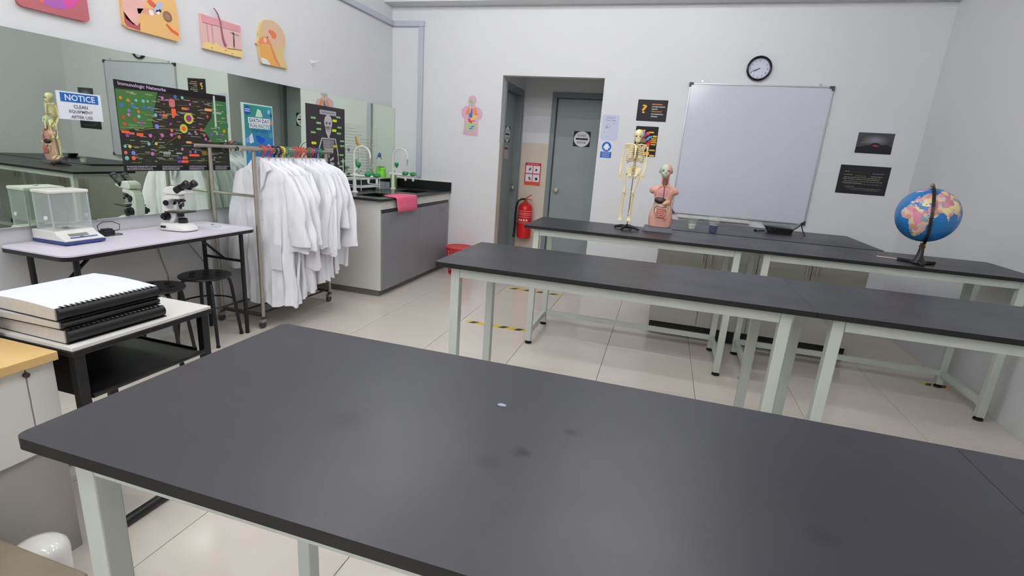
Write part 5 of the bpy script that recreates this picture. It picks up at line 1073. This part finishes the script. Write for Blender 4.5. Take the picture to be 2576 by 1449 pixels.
# ---------------------------------------------------------------- torso model
t = thing('torso_model', 'pink human torso model with open organs on a grey block', 'torso', (0.0, 3.795, 0.8805)); t.scale = (1.025, 1.025, 1.025)
b_ = MB(); b_.prism([(-0.105,-0.055,0),(0.100,-0.055,0),(0.100,0.075,0),(-0.105,0.075,0)],(0,0,0.004)); b_.loft([[(-0.105,-0.055,0.004),(0.100,-0.055,0.004),(0.100,0.075,0.004),(-0.105,0.075,0.004)],[(-0.096,-0.046,0.032),(0.090,-0.046,0.032),(0.090,0.068,0.032),(-0.096,0.068,0.032)]]); b_.build('base_block', mat('base_grey', (92, 94, 102), 0.5), t, smooth=False)
def torso_skin():
    m = mat('torso_skin', (222, 166, 154), 0.42); nt = m.node_tree; bs = nt.nodes['Principled BSDF']
    tc = nt.nodes.new('ShaderNodeTexCoord'); sp = nt.nodes.new('ShaderNodeSeparateXYZ'); nt.links.new(tc.outputs['Object'], sp.inputs[0])
    a = nt.nodes.new('ShaderNodeMath'); a.operation = 'LESS_THAN'; a.inputs[1].default_value = 0.005; nt.links.new(sp.outputs['X'], a.inputs[0])
    z = nt.nodes.new('ShaderNodeMath'); z.operation = 'GREATER_THAN'; z.inputs[1].default_value = 0.372; nt.links.new(sp.outputs['Z'], z.inputs[0])
    y = nt.nodes.new('ShaderNodeMath'); y.operation = 'LESS_THAN'; y.inputs[1].default_value = 0.022; nt.links.new(sp.outputs['Y'], y.inputs[0])
    m1 = nt.nodes.new('ShaderNodeMath'); m1.operation = 'MULTIPLY'; nt.links.new(a.outputs[0], m1.inputs[0]); nt.links.new(z.outputs[0], m1.inputs[1])
    m2 = nt.nodes.new('ShaderNodeMath'); m2.operation = 'MULTIPLY'; nt.links.new(m1.outputs[0], m2.inputs[0]); nt.links.new(y.outputs[0], m2.inputs[1])
    mx = nt.nodes.new('ShaderNodeMix'); mx.data_type = 'RGBA'; mx.inputs['A'].default_value = (*lin((222,166,154)),1); mx.inputs['B'].default_value = (*lin((184,206,184)),1)
    nt.links.new(m2.outputs[0], mx.inputs['Factor']); nt.links.new(mx.outputs['Result'], bs.inputs['Base Color'])
    return m
bd = MB(); rings = []
for z, cx, rx, ry, cy in ((0.0325,0.004,0.074,0.050,0.008),(0.06,0.004,0.080,0.054,0.008),(0.10,0.004,0.082,0.056,0.006),(0.14,0.004,0.074,0.050,0.004),(0.18,0.005,0.062,0.044,0.002),(0.21,0.006,0.058,0.043,0.0),(0.24,0.006,0.063,0.048,0.0),(0.27,0.006,0.073,0.052,0.002),(0.295,0.006,0.076,0.048,0.004),(0.312,0.005,0.052,0.040,0.006),(0.325,0.004,0.030,0.031,0.008),(0.34,0.003,0.025,0.027,0.006),(0.375,0.002,0.025,0.027,0.002),(0.40,0.0,0.028,0.032,0.0)):
    rings.append([(cx+rx*math.copysign(abs(math.cos(a))**0.85, math.cos(a)), cy+ry*math.copysign(abs(math.sin(a))**0.9, math.sin(a)), z) for a in [2*math.pi*i/40 for i in range(40)]])
bd.loft(rings)
bd.ell((-0.001,0.004,0.422),(0.041,0.050,0.044),28,18); bd.ell((-0.001,-0.012,0.395),(0.030,0.034,0.028),20,12); bd.ell((-0.001,-0.0485,0.408),(0.006,0.010,0.009),12,8)
for s_ in (-1, 1):
    bd.ell((0.004+s_*0.066,0.006,0.284),(0.034,0.034,0.026),20,12, rot=Matrix.Rotation(s_*0.5,3,'Y')); bd.ell((-0.001+s_*0.042,0.010,0.412),(0.005,0.010,0.014),12,8)
    bd.ell((-0.001+s_*0.016,-0.040,0.398),(0.012,0.008,0.008),12,8)
o = bd.build('body', torso_skin(), t)
rm = o.modifiers.new('fuse', 'REMESH'); rm.mode = 'VOXEL'; rm.voxel_size = 0.0032; rm.use_smooth_shade = True
sm = o.modifiers.new('soft', 'SMOOTH'); sm.iterations = 4; sm.factor = 0.5
def patch(name, m, pts, y, th, bev=0.004):
    return MB().prism([(x, y, z) for x, z in pts], (0, th, 0)).build(name, m, t, smooth=False, bev=bev, seg=3)
CAV = mat('cavity_rim', (226, 204, 170), 0.5); LUNG = mat('lung_pink', (214, 148, 146), 0.45)
def oval(cx, cz, a, b, n=28): return [(cx+a*math.cos(2*math.pi*i/n), cz+b*math.sin(2*math.pi*i/n)) for i in range(n)]
def ringmesh(name, m, P, y, r): return MB().tube([(x, y if not callable(y) else y(x, z), z) for x, z in P], r, 8, closed=True).build(name, m, t)
MB().ell((0.004,-0.030,0.272),(0.048,0.022,0.048),24,14).build('lung_cover', LUNG, t)
MB().ell((0.004,-0.026,0.146),(0.054,0.032,0.068),24,14).build('belly_lining', CAV, t)
MB().ell((-0.010,-0.041,0.216),(0.043,0.022,0.024),22,12, rot=Matrix.Rotation(0.12,3,'Y')).build('liver', mat('liver_dark', (58, 48, 50), 0.3), t)
MB().ell((0.026,-0.048,0.203),(0.030,0.017,0.018),20,12, rot=Matrix.Rotation(-0.5,3,'Y')).build('stomach', mat('stomach_tan', (220, 164, 134), 0.4), t)
MB().tube([(-0.030,-0.046,0.182),(-0.010,-0.052,0.172),(0.012,-0.052,0.172),(0.034,-0.046,0.180)],0.0085,10).build('colon', mat('colon_grey', (140, 130, 126), 0.4), t)
MB().tube([(-0.036,-0.038,0.178),(-0.040,-0.038,0.150),(-0.034,-0.040,0.122)],0.007,10).build('colon', mat('colon_grey', (140, 130, 126), 0.4), t)
Ri = random.Random(2); pts = []
for k in range(40):
    u = k/39; row = int(u*5); q = (u*5) % 1; q = q if row % 2 == 0 else 1-q
    pts.append((-0.030+0.066*q, -0.054-0.006*math.sin(q*3.14), 0.164-0.0135*row-0.004*q+0.003*math.sin(k*1.9)))
MB().tube(pts,0.0066,8).build('small_intestine', mat('intestine_pink', (206, 128, 118), 0.4), t)
ringmesh('abdomen_rim', CAV, [(0.004+0.054*math.sin(math.radians(a)), 0.156-0.068*math.cos(math.radians(a))) for a in range(-100,101,8)] + [(0.004+0.052*math.sin(math.radians(a)), 0.158+0.02) for a in (80,40,0,-40,-80)], -0.0465, 0.0035)
ringmesh('chest_rim', mat('rim_ochre', (196, 150, 96), 0.5), [(0.004-0.050,0.215),(-0.050,0.25),(-0.044,0.285),(-0.026,0.31),(0.004,0.318),(0.034,0.31),(0.052,0.285),(0.058,0.25),(0.056,0.215),(0.004,0.205)], lambda x, z: -0.044+abs(x)*0.18, 0.003)
MB().tube([(0.003,-0.026,0.368),(0.003,-0.030,0.345),(0.003,-0.036,0.318),(0.004,-0.050,0.290),(0.005,-0.056,0.262),(0.004,-0.054,0.236)],[0.009,0.009,0.007,0.0045,0.003,0.0025],10).build('windpipe', mat('windpipe_dark', (110, 70, 72), 0.4), t)
for s_ in (-1,1): MB().tube([(0.003+s_*0.013,-0.020,0.370),(0.003+s_*0.014,-0.026,0.335),(0.003+s_*0.008,-0.040,0.310)],[0.0045,0.0045,0.003],8).build('neck_muscle', mat('muscle_red', (150, 84, 70), 0.45), t)
for s_ in (-1,1): MB().ell((-0.001+s_*0.017,-0.0405,0.420),(0.008,0.006,0.0042),12,8).build('eye', mat('eye_line', (96, 98, 92) if s_ < 0 else (170, 110, 104), 0.4), t)
MB().box(-0.012,0.011,-0.0435,-0.040,0.3885,0.3925).build('lips', mat('lip_red', (168, 86, 84), 0.45), t, smooth=False, bev=0.001)

# ---------------------------------------------------------------- cups and black holder on the bench
def cup(label, x, y, r0, r1, h_, lh, lc, ln):
    t = thing('plastic_cup', label, 'cup', (x, y, 0.8605), group='clear cups on the bench')
    CP = mat('cup_clear', (226, 232, 228), 0.12, alpha=0.13)
    MB().shell([(r0-0.0012,0.002),(r0,0.0),(r1,h_),(r1+0.002,h_),(r1+0.002,h_-0.004),(r1,h_-0.005)], (0,0,0), 28).build('cup_wall', CP, t)
    MB().lathe([(0.0,0.0005),(r0-0.0015,0.0005),(r0-0.0015,0.0015),(0.0,0.0015)], (0,0,0), 28).build('cup_base', CP, t)
    k = lh/h_; MB().lathe([(r0-0.002,0.002),(r0+(r1-r0)*k-0.0015,lh),(0.0,lh)], (0,0,0), 28).build('liquid', mat(ln, lc, 0.15), t)
cup('clear plastic cup holding pale green liquid', 0.254, 4.250, 0.024, 0.040, 0.112, 0.047, (212, 222, 196), 'liquid_pale')
cup('clear plastic cup holding dark blue liquid', 0.405, 4.155, 0.027, 0.044, 0.133, 0.066, (22, 28, 96), 'liquid_blue')
t = thing('phone_holder', 'black folding clamp stand lying on the bench', 'stand', (0.945, 4.55, 0.8605))
q = MB(); q.loft([[(-0.075,-0.035,0.004),(0.085,-0.03,0.0),(0.085,0.03,0.0),(-0.075,0.035,0.004)],[(-0.118,-0.045,0.068),(0.10,-0.04,0.058),(0.10,0.04,0.058),(-0.118,0.045,0.068)]]); q.build('holder_body', mat('holder_black', (26, 26, 28), 0.4), t, smooth=False, bev=0.006)
MB().tube([(-0.105,0,0.022),(-0.155,0,0.018)],0.0055,8).build('arm', BLACKP, t)
MB().lathe([(0.014,0),(0.012,0.014),(0.006,0.026)],(-0.186,0,0.015),12,axis=(1,0,0)).build('arm_knob', BLACKP, t)
MB().tube([(0.095,0,0.045),(0.13,0,0.075),(0.152,0,0.102)],0.0055,8).build('arm', BLACKP, t)
MB().ell((0.158,0,0.107),(0.013,0.012,0.010),12,8).build('arm_knob', BLACKP, t)
MB().tube([(0.150,0.0,0.100),(0.168,-0.012,0.05),(0.192,-0.02,0.006)],0.0042,8).build('prop_leg', BLACKP, t)
MB().tube([(0.192,-0.02,0.006),(0.08,-0.02,0.010)],0.0042,8).build('prop_leg', BLACKP, t)
for k in range(3): MB().box(-0.09+0.02*k,-0.078+0.02*k,-0.052,-0.046,0.03,0.055).build('grip_rib', BLACKP, t, smooth=False)

# ---------------------------------------------------------------- floor tape, scraps
def hazard(label, x0, x1, y, n):
    t = thing('hazard_tape', label, 'tape', (x0, y, 0.0002), group='hazard tape strips on the floor')
    w = 0.055; L = x1-x0
    MB().box(0, L, -w/2, w/2, 0, 0.0003).build('tape_strip', mat('tape_yellow', (222, 190, 60), 0.5), t, smooth=False)
    for k in range(n):
        a = L*(k+0.15)/n; b_ = L*(k+0.55)/n
        MB().prism([(a,-w/2,0.00035),(b_,-w/2,0.00035),(min(b_+0.03,L),w/2,0.00035),(min(a+0.03,L),w/2,0.00035)],(0,0,0.0002)).build('black_stripe', mat('tape_black', (62, 56, 48), 0.5), t, smooth=False)
hazard('yellow black hazard tape on the floor nearer the middle table', -1.396, -0.885, 3.678, 4)
hazard('yellow black hazard tape on the floor near the doorway', -1.406, -0.854, 4.88, 4)
hazard('short yellow black hazard tape by the right wall', 1.90, 2.07, 3.935, 2)
o = MB().lathe([(0.0,0.0),(0.007,0.0),(0.006,0.0015),(0.0,0.002)],(0,0,0),14,sx=1.3,sy=0.7).build('paper_scrap', mat('scrap_grey', (150, 156, 172), 0.7), loc=(-0.241,0.845,0.8805)); tag(o, 'tiny pale grey paper scrap on the nearest table', 'scrap')
